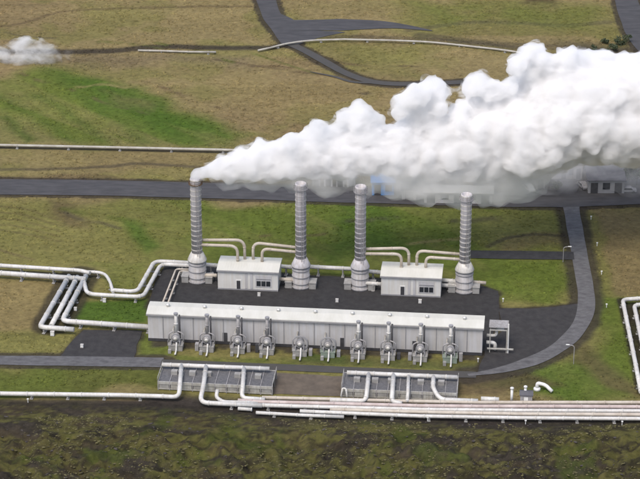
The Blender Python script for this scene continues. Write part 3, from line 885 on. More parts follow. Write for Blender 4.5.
PL('branch_pipe', 'third, thinner branch pipe of right rack', [(408.5, 375.2, Z1), (408, 391, 2.9), (407.3, 402, .9)], .4, 'pipe', 1, g4, corner=1)
PL('branch_pipe', 'rightmost branch pipe of right rack, bending right to the bundle', [(433.5, 376.3, Z1), (433, 388, 2.9), (440, 399.5, 1.3), (478, 401, 1.2)], .5, 'pipe', 1, g4, corner=1.6)
PL('branch_pipe', 'white looped pipe at the left end of the right rack', [(341, 396.5, 1), (342.5, 388, 2.6), (346, 388.5, 2.6), (347, 397, 1)], .2, 'pipe', 1, g4, corner=.8, sup=0)
g5 = 'long ground pipes running right along the lava edge'
PL('ground_pipe', 'rearmost tan pipe of the bundle, starting below the left rack', [(262, 397.5), (300, 398.5), (345, 399.5), (400, 401), (480, 402.5), (560, 402.5), (640, 402.5), (720, 402.5)], .42, 'pipetan', 1.0, g5)
PL('ground_pipe', 'second pipe of the bundle from the back, pinkish before the gravel lot', [(238, 400.5), (262, 402), (345, 404), (420, 406), (480, 406.5), (560, 406.5), (640, 407), (720, 407)], .48, 'pipepink', 1.0, g5)
PL('ground_pipe', 'middle white pipe of the bundle along the lava edge', [(250, 404.7), (300, 406.3), (345, 407.5), (420, 409.5), (520, 410.5), (640, 411), (720, 411)], .45, 'pipe', 1.0, g5)
PL('ground_pipe', 'fourth pipe of the bundle, fading in right of the gravel lot', [(330, 409.5), (380, 411), (440, 412.5), (520, 414), (640, 414.7), (720, 414.7)], .45, 'pipetan', 1.0, g5)
PL('ground_pipe', 'frontmost white pipe of the bundle on the dark cinder', [(300, 411), (345, 413), (420, 416), (520, 417.8), (640, 418.6), (720, 418.6)], .42, 'pipe', 1.0, g5)
PL('ground_pipe', 'short white pipe ending on the dark cinder before the left rack', [(256, 412.5, .7), (300, 415, .7), (344, 416.8, .7)], .38, 'pipe', .7, g5)
PL('ground_pipe', 'stubby white pipe length lying left of the bundle start', [(238, 408.5, .6), (252, 409.5, .6)], .4, 'pipe', .6, g5, sup=0)
PL('ground_pipe', 'thick white pipe stub above the bundle, right of the right rack', [(481, 398.8, .9), (499, 399.6, .9)], .55, 'pipe', .9, g5, sup=4)
g6 = 'white pipes at the right edge beside the green bank'
PL('edge_pipe', 'outer of two white pipes turning down the right edge', [(700, 297), (640, 298.5), (622.5, 299.5), (636, 366), (641, 392)], .5, 'pipe', 1.2, g6, corner=1.5)
PL('edge_pipe', 'inner white pipe running down the right edge', [(700, 303), (650, 304), (634, 305), (647, 366), (652, 392)], .5, 'pipe', 1.2, g6, corner=1.5)
# far pipelines
PL('far_pipeline', 'thin pale pipeline crossing the fields left of the plume', [(-60, 144.5), (0, 145.2), (90, 147), (180, 149), (260, 150.8), (340, 152)], .36, 'oldpipe', .9, 'far pipelines across the fields', corner=8, sup=14)
PL('far_pipeline', 'pale pipeline curving from the far road junction towards the plume', [(258, 50.5), (270, 48), (287, 43.5), (310, 40.5), (345, 39.5), (390, 40.5), (430, 42), (512, 51), (560, 60)], .3, 'oldpipe', .7, 'far pipelines across the fields', corner=8, sup=14)
PL('far_pipeline', 'short pale pipeline along the dark ditch left of the road junction', [(138, 50.5), (160, 51), (190, 52), (216, 52.2)], .3, 'oldpipe', .7, 'far pipelines across the fields', corner=8, sup=14)

# ------------------------------------------------------------------ small things
def cabinet(px, py, label, s=1.0):
    s *= .72
    t = thing('utility_cabinet', label, 'cabinet', G(px, py), YAW, 'small white cabinets around the plant')
    bm = B(); box(bm, -.45*s, .45*s, -.35*s, .35*s, .15, 1.1*s); obj('body', bm, M['white'], t)
    bm = B(); box(bm, -.5*s, .5*s, -.4*s, .4*s, 0, .15); obj('base', bm, M['concrete'], t)
    bm = B(); box(bm, -.5*s, .5*s, -.4*s, .4*s, 1.1*s, 1.18*s); obj('lid', bm, M['dome'], t)
cabinet(259, 296, 'small white cabinet on the pad in front of the left control house')
cabinet(420, 303, 'small white cabinet on the pad in front of the right control house', 1.1)
cabinet(75.5, 310.5, 'small white cabinet between the diagonal pipes and the green patch')
cabinet(104.5, 302, 'small white cabinet just below the looping pipe', 1.1)
cabinet(52.5, 335.5, 'pale cabinet below the corner of the diagonal pipes', 1.3)
cabinet(82, 347.5, 'pale cabinet standing on the left asphalt yard', 1.0)
cabinet(337, 302, 'small white cabinet between the two control houses on the pad')

def post(px, py, label, h=1.0):
    t = thing('marker_post', label, 'marker post', G(px, py), 0, 'white marker posts')
    bm = B(); tube(bm, [(0, 0, 0), (0, 0, h)], .09, 6); obj('post', bm, M['white'], t)
    bm = B(); box(bm, -.2, .2, -.16, .16, h, h+.18); obj('cap', bm, M['white'], t)
for px, py, lb in ((591, 219.5, 'farthest white marker post right of the curved road'), (597, 246, 'second farthest marker post right of the curved road'), (601.5, 274.5, 'middle marker post right of the curved road'),
                   (606.5, 307.5, 'nearest marker post right of the curved road bend'), (28, 402.5, 'marker post on the lava before the long ground pipe at far left'),
                   (139, 399, 'marker post by the ground pipe left of the left rack'), (427.5, 421, 'marker post in front of the bundle below the right rack'),
                   (525.5, 424, 'marker post in front of the bundle below the valve hut'), (622, 425, 'marker post in front of the bundle at far right'),
                   (503, 274+28, 'marker post on the grass right of the pad corner'), (478, 362, 'marker post at the hall right end by the road')):
    post(px, py, lb, .8)

def lamp(px, py, label, h=6.0, s=-1):
    t = thing('street_lamp', label, 'street lamp', G(px, py), YAW, 'street lamps by the curved road')
    bm = B(); tube(bm, rounded([(0, 0, 0), (0, 0, h), (s*1.2, 0, h+.25)], .5), .09, 6); obj('pole', bm, M['steel'], t)
    bm = B(); box(bm, min(s*1.1, s*1.9), max(s*1.1, s*1.9), -.15, .15, h+.2, h+.34); obj('lamp_head', bm, M['white'], t)
lamp(573.5, 364, 'slim street lamp on the outside of the road bend', 4.6)
lamp(563, 262, 'slim street lamp at the mouth of the narrow access road', 4.0, 1)

# end frame at the right of the hall
t = thing('end_pipe_frame', 'pale steel frame with elbow pipes at the right end of the hall', 'pipe frame', G(486, 352), YAW)
bm = B()
for x, y in ((.8, 0), (4.6, 0), (.8, 4.5), (4.6, 4.5)): box(bm, x-.1, x+.1, y-.1, y+.1, 0, 5.6)
box(bm, .7, 4.7, -.1, .1, 5.6, 5.8); box(bm, .7, 4.7, 4.4, 4.6, 5.6, 5.8); obj('frame', bm, M['fascia'], t)
bm = B(); tube(bm, rounded([(0, 2.2, 3.2), (2.2, 2.2, 3.2), (2.2, 3.6, 4.3), (3.9, 3.6, 4.3)], .8), .38, 8); obj('elbow_pipe', bm, M['pipe'], t, True)
bm = B(); tube(bm, rounded([(0, 1.0, 2.0), (2.0, 1.0, 2.0), (2.0, 1.0, .2)], .8), .45, 8); obj('elbow_pipe', bm, M['pipe'], t, True)
bm = B(); box(bm, .2, 6.2, -.3, .1, .9, 1.15); obj('rail', bm, M['fascia'], t)
bm = B(); box(bm, .5, 4.9, 1.0, 4.8, 5.803, 5.9); obj('deck', bm, M['steel'], t)
bm = B(); tube(bm, [(4.95, 0, 0), (4.95, 0, 7.4)], .16, 8); obj('post', bm, M['white'], t)

# valve hut by the bundle
t = thing('valve_hut', 'small dark valve hut with white doors rising from the pipe bundle', 'hut', G(520, 405), YAW)
bm = B(); box(bm, 0, 2.6, 0, 2.2, 0, 2.4); obj('wall', bm, M['steel'], t)
bm = B(); prism(bm, [(-.2, 2.4), (-.2, 2.55), (1.1, 3.0), (2.4, 2.55), (2.4, 2.4)], -.2, 2.8); obj('roof', bm, M['darkroof'], t)
bm = B(); box(bm, .8, 1.7, -.06, -.004, .1, 2.0); obj('door', bm, M['white'], t)
for px, lb in ((511.5, 'upright white vent pipe left of the valve hut'), (525, 'upright white vent pipe touching the valve hut back')):
    o = thing('vent_pipe', lb, 'vent pipe', G(px, 403-(1.5 if px > 520 else 0)), 0, 'upright vent pipes of the bundle')
    bm = B(); tube(bm, [(0, 0, 0), (0, 0, 3.6)], .3, 10); obj('pipe', bm, M['white'], o, True)
    bm = B(); lathe(bm, [(0, 3.6), (.45, 3.6), (.4, 3.85), (0, 4.05)], 12); obj('cowl', bm, M['white'], o, True)
# white bent pipe piece on the green bank
t = thing('wellhead_pipe', 'small bent white wellhead pipe on the green bank above the bundle', 'wellhead', G(537, 390), 0)
bm = B(); tube(bm, rounded([(0, 0, .5), (0, 0, 1.8), (1.8, -.4, 1.5), (3.2, -1.6, .5)], .7), .42, 10); obj('pipe', bm, M['white'], t, True)
bm = B(); lathe(bm, [(0, 0), (.8, 0), (.8, .5), (.5, .7), (0, .7)], 14); obj('base', bm, M['white'], t, True)

# ------------------------------------------------------------------ far buildings in the mist
def shed(name, px0, px1, py, wallh, depth, wm, rm, label, rise=1.0, cat='building', doors=2, grp=None, dz=0):
    a, c = G(px0, py), G(px1, py+dz)
    u = c-a; ln = u.length; yaw = math.atan2(u.y, u.x)
    t = thing(name, label, cat, a, yaw, grp)
    bm = B(); prism(bm, [(0, 0), (0, wallh), (depth/2, wallh+rise), (depth, wallh), (depth, 0)], 0, ln); obj('wall', bm, M[wm], t)
    bm = B(); prism(bm, [(-.4, wallh+.02), (-.4, wallh+.2), (depth/2, wallh+rise+.25), (depth+.4, wallh+.2), (depth+.4, wallh+.02), (depth/2, wallh+rise+.03)], -.4, ln+.4); obj('roof', bm, M[rm], t)
    for k in range(doors):
        x = ln*(k+.5)/doors
        bm = B(); w_ = min(1.6, ln/doors*.3); box(bm, x-w_, x+w_, -.08, -.004, .1 if k % 2 == 0 else 1.2, min(wallh-.5, 3.0)); obj('door' if k % 2 == 0 else 'window', bm, M['dark' if k % 2 == 0 else 'glass'], t)
    return t
shed('storage_hall', 588, 624, 193.5, 3.6, 14, 'trim', 'darkroof', 'dark-roofed long hall behind the junction, half veiled by steam', 1.4, doors=3)
shed('office_building', 545, 582, 179, 4.5, 9, 'steel', 'wall', 'pale-roofed office block veiled by steam behind the parking lot', .8, doors=5)
shed('store_shed', 620, 660, 179, 4.0, 8, 'steel', 'darkroof', 'dark shed at the right edge behind the junction', .9, doors=3)
shed('long_shed', 424, 492, 203, 2.9, 4.5, 'wall', 'white', 'long low white-roofed shed beyond the rightmost stack', .3, doors=5, dz=1.2)
shed('blue_shed', 372, 394, 195.5, 3.6, 6, 'blue', 'blue', 'blue painted shed under the plume right of the third stack', .6, doors=2)
shed('grey_hut', 402, 416, 200, 2.8, 5, 'steel', 'darkroof', 'small dark hut between the blue shed and the long shed', .7, doors=1)
shed('grey_hut', 474, 492, 196, 3.0, 5, 'steel', 'darkroof', 'small dark hut behind the right end of the long shed', .8, doors=2)
for k, px in enumerate((312, 324, 336, 347)):
    shed('storage_container', px, px+8.5, 186.5+k*.3, 2.6, 2.6, ('steel', 'wall', 'trim', 'steel')[k], ('steel', 'wall', 'trim', 'darkroof')[k],
         'grey container in the row by the far road, %s from the left' % nth[k], .1, 'container', 1, 'containers between second and third stack')
shed('pump_house', 536, 545, 189, 3, 4, 'steel', 'darkroof', 'small dark pump house left of the road junction', .6, doors=1)

def car(px, py, yaw, label, paint):
    t = thing('parked_car', label, 'car', G(px, py), yaw, 'cars on the far parking lot')
    bm = B(); prism(bm, [(-2.1, .35), (-2.15, .8), (-1.3, .95), (-.7, 1.45), (.9, 1.45), (1.7, .95), (2.15, .85), (2.15, .35)], -.85, .85)
    obj('body', bm, paint, t)
    bm = B(); prism(bm, [(-1.15, .98), (-.68, 1.40), (.88, 1.40), (1.5, .98)], -.87, .87); obj('side_window', bm, M['glass'], t)
    for x in (-.75, .75):
        for y in (-1.35, 1.35):
            bm = B(); lathe(bm, [(0, -.12), (.34, -.12), (.34, .12), (0, .12)], 12, (x, y, .34), 'x'); obj('wheel', bm, M['dark'], t)
for k, (px, py, m_, lb) in enumerate(((529, 190, 'white', 'white car nearest the left end of the far lot'), (552, 187, 'dark', 'dark car in front of the office block'), (583, 187.5, 'steel', 'grey car left of the dark-roofed hall'), (628, 192, 'trim', 'grey car at the right edge beside the dark-roofed hall'))):
    car(px, py, R(90 if k % 2 else 20), lb, M[m_])

def tree(px, py, h, label):
    b = G(px, py)
    t = thing('birch_tree', label, 'tree', b, random.uniform(0, 6), 'dark trees around the far buildings')
    bm = B()
    tube(bm, [(0, 0, 0), (.1, 0, h*.4), (.05, .1, h*.85)], .16, 6)
    for _ in range(5):
        an = random.uniform(0, 6.28); z0 = random.uniform(.25, .6)*h
        tube(bm, [(.06, 0, z0), (math.cos(an)*h*.22, math.sin(an)*h*.22, z0+h*.25)], .06, 5)
    obj('trunk', bm, M['bark'], t)
    bm = B()
    cl = [(random.gauss(0, h*.2), random.gauss(0, h*.2), random.uniform(.35, .95)*h, random.uniform(.10, .2)*h) for _ in range(14)]
    for _ in range(900):
        cx, cy, cz, cr_ = random.choice(cl)
        d = Vector((random.gauss(0, 1), random.gauss(0, 1), random.gauss(0, .8))).normalized()*cr_*random.random()**.4
        c = Vector((cx, cy, max(cz, .5)))+d
        n_ = Vector((random.gauss(0, 1), random.gauss(0, 1), random.gauss(0, 1)+.6)).normalized()
        a_ = n_.orthogonal().normalized()*random.uniform(.12, .26); b_ = n_.cross(a_)
        bm.faces.new([bm.verts.new(c+v) for v in (a_, b_, -a_, -b_*.8)])
    obj('crown', bm, M['leaf'], t)
tl = [(541, 183, 5.0, 'dark tree left of the office block, tallest of its clump'), (536, 181, 4.2, 'dark tree at the outer left of the clump by the office block'), (547, 187, 3.2, 'low dark tree before the office block left end'),
      (556, 191, 2.8, 'low bush-like tree just left of the junction'), (622, 184, 5.0, 'dark tree at the right gable of the dark-roofed hall'), (630, 182, 4.5, 'dark tree between the hall and the right edge'), (637, 185, 4.8, 'dark tree at the right edge of the picture behind the road'),
      (402, 192, 3.6, 'dark tree above the small hut right of the blue shed'), (498, 192, 3.4, 'dark tree right of the long shed'), (586, 171, 4.2, 'dark tree behind the gap between office block and hall'),
      (320, 178, 4.0, 'dark tree behind the containers, left one'), (343, 177, 4.0, 'dark tree behind the containers, right one')]
for a_ in tl: tree(*a_)
def shrub(px, py, h, label):
    t = thing('willow_shrub', label, 'shrub', G(px, py), 0, 'shrubs on the far upper right slope')
    bm = B()
    for _ in range(5):
        an = random.uniform(0, 6.28); tube(bm, [(0, 0, 0), (math.cos(an)*h*.4, math.sin(an)*h*.4, h*.7)], .06, 5)
    obj('stem', bm, M['bark'], t)
    bm = B()
    cl = [(random.gauss(0, h*.5), random.gauss(0, h*.35), random.uniform(.2, .8)*h, random.uniform(.25, .45)*h) for _ in range(9)]
    for _ in range(600):
        cx, cy, cz, cr_ = random.choice(cl)
        c = Vector((cx, cy, cz))+Vector((random.gauss(0, 1), random.gauss(0, 1), random.gauss(0, .7))).normalized()*cr_*random.random()**.4
        c.z = max(c.z, .1)
        n_ = Vector((random.gauss(0, 1), random.gauss(0, 1), random.gauss(0, 1)+.6)).normalized()
        a2 = n_.orthogonal().normalized()*random.uniform(.12, .25); b2 = n_.cross(a2)
        bm.faces.new([bm.verts.new(c+v) for v in (a2, b2, -a2, -b2*.8)])
    obj('foliage', bm, M['leaf'], t)
shrub(622, 44, 2.6, 'tall dark shrub just left of the upper right road')
shrub(613, 50, 1.9, 'lower dark shrub between the tall shrub and the steam')
shrub(598, 52, 1.6, 'dark shrub peeking over the plume crest at upper right')
shrub(606, 43, 1.3, 'smallest dark shrub, behind the lower shrub at upper right')

# ------------------------------------------------------------------ moss hummocks and lava blocks in the foreground: ground cover
rng = np.random.default_rng(5)
def ground_z(x, y):
    return float(np.interp(x, xs, Z[min(np.searchsorted(ys, y), ny-1)]))
def scatter_blobs(name, n, mat, rmin, rmax, flatz, seed, region, test):
    rs = random.Random(seed)
    vs, fs = [], []
    ico = bmesh.new(); bmesh.ops.create_icosphere(ico, subdivisions=1, radius=1)
    bv = [v.co.copy() for v in ico.verts]; bf = [[v.index for v in f.verts] for f in ico.faces]; ico.free()
    tries = 0; made = 0
    while made < n and tries < n*20:
        tries += 1
        px = rs.uniform(*region[:2]); py = rs.uniform(*region[2:])
        p = G(px, py)
        if not test(p): continue
        made += 1
        r = rmin+(rmax-rmin)*rs.random()**3
        an = rs.gauss(0, .5); ca, sa = math.cos(an), math.sin(an); el = rs.uniform(.9, 2.4)
        zz = ground_z(p.x, p.y); o = len(vs)
        for v in bv:
            k = r*rs.uniform(.72, 1.2)
            x, y = v.x*k*el, v.y*k
            vs.append((p.x+x*ca-y*sa, p.y+x*sa+y*ca, zz+v.z*k*flatz))
        fs += [[o+a_ for a_ in f] for f in bf]
    m_ = bpy.data.meshes.new(name); m_.from_pydata(vs, [], fs); m_.materials.append(mat)
    for p in m_.polygons: p.use_smooth = True
    o = bpy.data.objects.new(name, m_); COL.objects.link(o)
    return o
lowx = [p.x for p in lowband]; lowy = [p.y for p in lowband]
def infront(p): return p.y < np.interp(p.x, lowx, lowy)-4.5 and fbm(np.array([p.x*.8]), np.array([p.y]), .13, 5, 81, .62)[0] > .47
def infront2(p): return p.y < np.interp(p.x, lowx, lowy)-4.5
tag(scatter_blobs('moss', 9000, M['moss'], .06, .26, .6, 3, (-60, 700, 415, 520), infront), 'olive moss cushions on the lava in the foreground', 'moss', None, 'stuff')
tag(scatter_blobs('lava_rocks', 900, M['lava'], .08, .35, .6, 4, (-60, 700, 412, 520), infront2), 'dark lava rocks between the moss in the foreground', 'rocks', None, 'stuff')

rg = np.random.default_rng(17)
NT = 60000
iy = rg.integers(0, ny-1, NT*4); ix = rg.integers(0, nx-1, NT*4)
hxw = (X[iy, ix]); hyw = (Y[iy, ix])
dep = (hyw-CAMY)*cp+CAMH*sp
okk = (np.abs(hxw)/dep*F < 345) & (hyw > G(320, 421).y) & (hyw < G(320, -10).y) & (flat[iy, ix] > .8) & (fband[iy, ix] < .2)
okk &= rg.random(NT*4) < smooth(.35, .6, fbm(hxw, hyw, .09, 3, 201))*.8+.2
iy, ix = iy[okk][:NT], ix[okk][:NT]
ib = B(); bmesh.ops.create_icosphere(ib, subdivisions=1, radius=1)
tv = np.array([v.co[:] for v in ib.verts]); tf = np.array([[v.index for v in f.verts] for f in ib.faces]); ib.free()
n_t = len(iy)
rad = .10+.32*rg.random(n_t)**3
px_ = X[iy, ix]+rg.uniform(-.3, .3, n_t); py_ = Y[iy, ix]+rg.uniform(-.3, .3, n_t); pz_ = Z[iy, ix]
jit = rg.uniform(.7, 1.2, (n_t, len(tv), 1))
vv = tv[None]*jit*rad[:, None, None]*np.array([1.3, 1.0, .75])+np.stack([px_, py_, pz_], -1)[:, None, :]
ff = tf[None]+(np.arange(n_t)*len(tv))[:, None, None]
tm = bpy.data.meshes.new('grass_tussocks')
nv_ = n_t*len(tv); nf_ = n_t*len(tf)
tm.vertices.add(nv_); tm.vertices.foreach_set('co', vv.astype(np.float32).ravel())
tm.loops.add(nf_*3); tm.loops.foreach_set('vertex_index', ff.astype(np.int32).ravel())
tm.polygons.add(nf_); tm.polygons.foreach_set('loop_start', (np.arange(nf_)*3).astype(np.int32)); tm.polygons.foreach_set('use_smooth', np.ones(nf_, bool))
tm.update(calc_edges=True)
tc = cover_col[iy, ix]*rg.uniform(.82, 1.25, (n_t, 1))
ta = tm.color_attributes.new('cover', 'FLOAT_COLOR', 'POINT')
ta.data.foreach_set('color', np.concatenate([np.repeat(tc, len(tv), 0), np.ones((nv_, 1))], -1).astype(np.float32).ravel())
tm.materials.append(gm)
to = bpy.data.objects.new('grass_tussocks', tm); COL.objects.link(to)
tag(to, 'dry and green grass tussocks across the fields', 'grass', None, 'stuff')

# ------------------------------------------------------------------ steam
def steam_mat(name, dens, an=0.0, c=(1, 1, 1)):
    m, nt = nodes(name)
    out = N(nt, 'ShaderNodeOutputMaterial'); v = N(nt, 'ShaderNodeVolumeScatter')
    v.inputs['Color'].default_value = (*c, 1); v.inputs['Density'].default_value = dens; v.inputs['Anisotropy'].default_value = an
    L(nt, v.outputs[0], out.inputs['Volume'])
    return m
def wisp_mat(name, dens, scale, lo, hi, step=.12, fade=None):
    m, nt = nodes(name)
    out = N(nt, 'ShaderNodeOutputMaterial'); v = N(nt, 'ShaderNodeVolumeScatter')
    v.inputs['Color'].default_value = (1, 1, 1, 1)
    geo = N(nt, 'ShaderNodeNewGeometry'); mp = N(nt, 'ShaderNodeMapping'); mp.inputs['Scale'].default_value = (.7, 1, 1.25)
    L(nt, geo.outputs['Position'], mp.inputs[0])
    n = N(nt, 'ShaderNodeTexNoise'); n.inputs['Scale'].default_value = scale; n.inputs['Detail'].default_value = 4; n.inputs['Roughness'].default_value = .6; n.inputs['Distortion'].default_value = .6
    L(nt, mp.outputs[0], n.inputs['Vector'])
    mr = N(nt, 'ShaderNodeMapRange'); mr.inputs['From Min'].default_value = lo; mr.inputs['From Max'].default_value = hi; mr.inputs['To Max'].default_value = dens
    L(nt, n.outputs[0], mr.inputs['Value']); d_ = mr.outputs[0]
    if fade:
        sx_ = N(nt, 'ShaderNodeSeparateXYZ'); L(nt, geo.outputs['Position'], sx_.inputs[0])
        fr = N(nt, 'ShaderNodeMapRange'); fr.inputs['From Min'].default_value = fade[0]; fr.inputs['From Max'].default_value = fade[1]; fr.inputs['To Min'].default_value = .03
        L(nt, sx_.outputs[0], fr.inputs['Value'])
        mu = N(nt, 'ShaderNodeMath', operation='MULTIPLY'); L(nt, d_, mu.inputs[0]); L(nt, fr.outputs[0], mu.inputs[1]); d_ = mu.outputs[0]
    L(nt, d_, v.inputs['Density'])
    L(nt, v.outputs[0], out.inputs['Volume'])
    m.cycles.volume_step_rate = step
    return m
def puff_mesh(name, spheres, vox, mat, parent, disp, seed=0, keep=400):
    tpl = []
    for sub in (2, 3):
        ib = B(); bmesh.ops.create_icosphere(ib, subdivisions=sub, radius=1)
        tpl.append((np.array([v.co[:] for v in ib.verts]), np.array([[v.index for v in f.verts] for f in ib.faces]))); ib.free()
    VV, FF, o_ = [], [], 0
    for c, r in spheres:
        tv, tf = tpl[0] if r < 3 else tpl[1]
        VV.append(tv*r+np.array(c[:])); FF.append(tf+o_); o_ += len(tv)
    VV = np.concatenate(VV); FF = np.concatenate(FF)
    me_ = bpy.data.meshes.new(name); me_.from_pydata(VV.tolist(), [], FF.tolist())
    o = bpy.data.objects.new(name, me_); COL.objects.link(o)
    md = o.modifiers.new('r', 'REMESH'); md.mode = 'VOXEL'; md.voxel_size = vox
    dg = bpy.context.evaluated_depsgraph_get()
    m2 = bpy.data.meshes.new_from_object(o.evaluated_get(dg))
    o.modifiers.clear(); o.data = m2; bpy.data.meshes.remove(me_)
    n = len(m2.vertices)
    co = np.empty(n*3, np.float32); m2.vertices.foreach_get('co', co); co = co.reshape(-1, 3)
    no = np.empty(n*3, np.float32); m2.vertices.foreach_get('normal', no); no = no.reshape(-1, 3)
    dsp = np.zeros(n)
    for j in range(n):
        p = Vector(co[j])
        v = 0
        for (s, amp) in disp:
            # billow: rounded bulges separated by creases
            v += (abs(noise.noise(p/s+Vector((seed*7.1, 0, 0))))*2.2-.55)*amp
        dsp[j] = v
    co2 = co+no*dsp[:, None]
    m2.vertices.foreach_set('co', co2.astype(np.float32).ravel()); m2.update()
    md = o.modifiers.new('r', 'REMESH'); md.mode = 'VOXEL'; md.voxel_size = vox*.85
    dg.update()
    m3 = bpy.data.meshes.new_from_object(o.evaluated_get(bpy.context.evaluated_depsgraph_get()))
    o.modifiers.clear(); o.data = m3; bpy.data.meshes.remove(m2); m2 = m3
    # keep only the big connected shells, drop crumbs and inner bubbles
    nv = len(m2.vertices); ne = len(m2.edges)
    ev = np.empty(ne*2, np.int32); m2.edges.foreach_get('vertices', ev); ev = ev.reshape(-1, 2)
    lab = np.arange(nv)
    while True:
        m_ = np.minimum(lab[ev[:, 0]], lab[ev[:, 1]])
        new = lab.copy(); np.minimum.at(new, ev[:, 0], m_); np.minimum.at(new, ev[:, 1], m_)
        new = new[new]; new = new[new]
        if (new == lab).all(): break
        lab = new
    cnt = np.bincount(lab, minlength=nv)
    bad = set(np.nonzero((cnt > 0) & (cnt < keep))[0].tolist())
    if bad:
        bm = B(); bm.from_mesh(m2)
        bmesh.ops.delete(bm, geom=[v for v in bm.verts if int(lab[v.index]) in bad], context='VERTS')
        bm.to_mesh(m2); bm.free()
    m2.polygons.foreach_set('use_smooth', np.ones(len(m2.polygons), bool))
    m2.materials.clear(); m2.materials.append(mat); m2.update()
    o.parent = parent
    o.matrix_parent_inverse = Matrix.Identity(4)
    if parent is not None: o.location = -parent.location
    return o
rs = random.Random(12)
s0 = ST[0][1]
def PY(px): return s0.y+1+max(0, px-205)*.045
def SPH(px, py, r, dy=0.0):
    Yp = PY(px)+dy
    c = Q(px, py, Yp)
    return (c, r/PPM(c))
top1 = Vector((s0.x, s0.y, ST[0][2]))
plume = thing('steam_plume', 'huge white billowing steam plume blown right from the leftmost stack', 'steam', top1)
axis = [(202, 174.5, 5.5), (208, 172, 8.5), (217, 170, 11), (230, 168, 14), (246, 165.5, 17), (266, 162.5, 20), (288, 160, 22), (312, 157, 23), (338, 154, 25), (366, 151, 26), (400, 151, 28), (436, 150, 31), (474, 144, 38), (512, 136, 44), (552, 122, 50), (596, 114, 52), (640, 112, 56), (690, 108, 60), (740, 105, 62)]
sph = [SPH(*a_) for a_ in axis]
sph.insert(0, (top1+Vector((0, 0, -.2)), 1.05)); sph.insert(0, (top1+Vector((.8, 0, .7)), 1.5)); sph.insert(0, (top1+Vector((2.2, .2, 1.3)), 2.0))
lumps = [(224, 162, 7), (240, 155, 8), (259, 146, 9), (272, 150, 8), (290, 142, 10), (302, 139, 8), (316, 130, 11), (331, 131, 10), (345, 118, 11), (359, 110, 10), (358, 122, 14), (373, 120, 10), (399, 113, 9), (404, 103, 12), (416, 97, 14), (434, 94, 16), (442, 108, 9), (425, 118, 20), (464, 107, 8), (472, 88, 12), (482, 85, 13), (492, 93, 12), (488, 114, 18),
 (510, 90, 9), (517, 66, 12), (527, 56, 11), (536, 51, 11), (545, 62, 10), (538, 76, 20), (559, 66, 11), (567, 58, 12), (577, 61, 12), (572, 76, 18), (592, 70, 11), (602, 70, 11), (612, 76, 12), (626, 78, 12), (638, 72, 12), (650, 70, 14), (670, 66, 18), (700, 62, 18)]
for a_ in lumps: sph.append(SPH(*a_, rs.uniform(-2.5, 2.5)))
body = list(sph)
for c, r in list(sph):
    n = int(16+r*4.0)
    for _ in range(n):
        d = Vector((rs.gauss(0, 1), rs.gauss(0, 1), rs.gauss(0, 1)+.15)).normalized()
        if d.z < -.55: continue
        rr = r*rs.uniform(.16, .42)
        p_ = c+d*(r-rr*.35)
        if p_.x < top1.x+.5 and p_.z < top1.z: continue
        body.append((p_, rr))
puff_mesh('dense_steam', body, .55, wisp_mat('dense_steam', .75, .30, .30, .46, .2), plume, [(4.5, 1.0), (1.8, .55), (.8, .25)], 1)
puff_mesh('ragged_edge', [(c, r*1.02+.2) for c, r in body], .9, wisp_mat('edge_steam', .55, .42, .49, .66, .18), plume, [(3.0, .9), (1.2, .5)], 9)
# thin veil around and below the dense body
veil = []
for px, py, r in [(214, 178, 8), (230, 178, 11), (250, 177, 14), (272, 176, 17), (296, 173, 20), (320, 171, 23), (345, 169, 26), (372, 168, 29), (400, 168, 33), (428, 170, 36), (460, 168, 38), (490, 166, 39), (518, 160, 41), (545, 140, 38), (575, 130, 36), (610, 128, 36), (640, 128, 38), (680, 128, 40)]:
    veil.append(SPH(px, py, r))
    for _ in range(7):
        veil.append(SPH(px+rs.uniform(-14, 14), py+rs.uniform(-4, 9), r*rs.uniform(.2, .5), rs.uniform(-3, 5)))
puff_mesh('thin_veil', veil, .8, wisp_mat('thin_steam', .27, .12, .30, .66), plume, [(6, 1.6), (2.4, .7)], 3)
# drifting mist over the far buildings
mist = []
for _ in range(60):
    px = rs.uniform(395, 680)
    py = 184-(px-395)*.03+rs.uniform(-12, 6)
    g_ = G(px, py+8); r = rs.uniform(4, 8)
    mist.append((Vector((g_.x, g_.y, r*rs.uniform(.5, 1.1)+1.0)), r))
t = thing('drifting_mist', 'thin grey steam drifting low over the far sheds and parking lot', 'steam', (0, 0, 0))
puff_mesh('mist_bank', mist, 1.2, wisp_mat('thin_mist', .16, .09, .36, .70), t, [(9, 2.2), (3.5, .9)], 5)
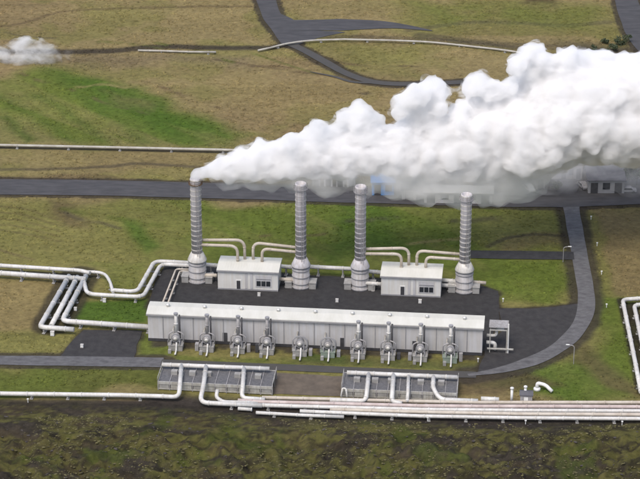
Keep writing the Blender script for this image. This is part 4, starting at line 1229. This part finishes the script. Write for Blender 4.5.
# small plume at the upper left
t = thing('small_steam_puff', 'small ragged white steam puff in the field at upper left', 'steam', G(60, 62))
sp2 = []
for px, py, r in [(74, 52, 4), (66, 54, 6), (56, 55, 9), (46, 53, 12), (34, 51, 13), (40, 44, 10), (22, 53, 12), (8, 55, 11), (-6, 56, 9), (-24, 56, 11), (-45, 55, 12), (41, 38, 3), (66, 47, 2.5), (72, 46, 2)]:
    for _ in range(3):
        x_, y_ = px+rs.gauss(0, r*.3), py+rs.gauss(0, r*.25)
        g_ = G(60, 62); c = Q(x_, y_, g_.y+rs.uniform(-1, 1)); c.z = max(c.z, .8)
        sp2.append((c, r*rs.uniform(.6, 1.0)/PPM(c)))
puff_mesh('steam', sp2, .5, wisp_mat('puff_steam', .55, .30, .42, .70, .05, (G(76, 50).x, G(38, 50).x)), t, [(4, 1.2), (1.6, .5)], 8, 150)

# ------------------------------------------------------------------ light
world = bpy.data.worlds.new('World'); scene.world = world
world.use_nodes = True
nt = world.node_tree; nt.nodes.clear()
out = N(nt, 'ShaderNodeOutputWorld'); bg = N(nt, 'ShaderNodeBackground'); sky = N(nt, 'ShaderNodeTexSky')
sky.sky_type = 'NISHITA'; sky.sun_disc = False
EL, AZ = 60.0, 208.0     # sun stands behind and left of the camera
sky.sun_elevation = R(EL); sky.sun_rotation = R(AZ); sky.air_density = 1.0; sky.dust_density = 4.0; sky.ozone_density = .6
L(nt, sky.outputs[0], bg.inputs[0]); bg.inputs[1].default_value = .15
L(nt, bg.outputs[0], out.inputs[0])
sd = bpy.data.lights.new('sun', 'SUN'); sun = bpy.data.objects.new('sun', sd); COL.objects.link(sun)
sd.energy = 1.1; sd.angle = R(24); sd.color = (1.0, .97, .92)
dirv = Vector((math.sin(R(AZ))*math.cos(R(EL)), math.cos(R(AZ))*math.cos(R(EL)), math.sin(R(EL))))   # towards the sun
sun.rotation_euler = dirv.to_track_quat('Z', 'Y').to_euler()

vs = scene.view_settings
scene.display_settings.display_device = 'sRGB'
vs.view_transform = 'Standard'; vs.look = 'None'; vs.exposure = 0.50; vs.gamma = 1; vs.use_curve_mapping = False
cy = scene.cycles
cy.use_denoising = True
try: cy.denoiser = 'OPENIMAGEDENOISE'
except Exception: pass
cy.max_bounces = 16; cy.volume_bounces = 12; cy.diffuse_bounces = 3; cy.glossy_bounces = 2; cy.transparent_max_bounces = 16
cy.volume_max_steps = 256
cy.use_adaptive_sampling = True; cy.adaptive_threshold = .02
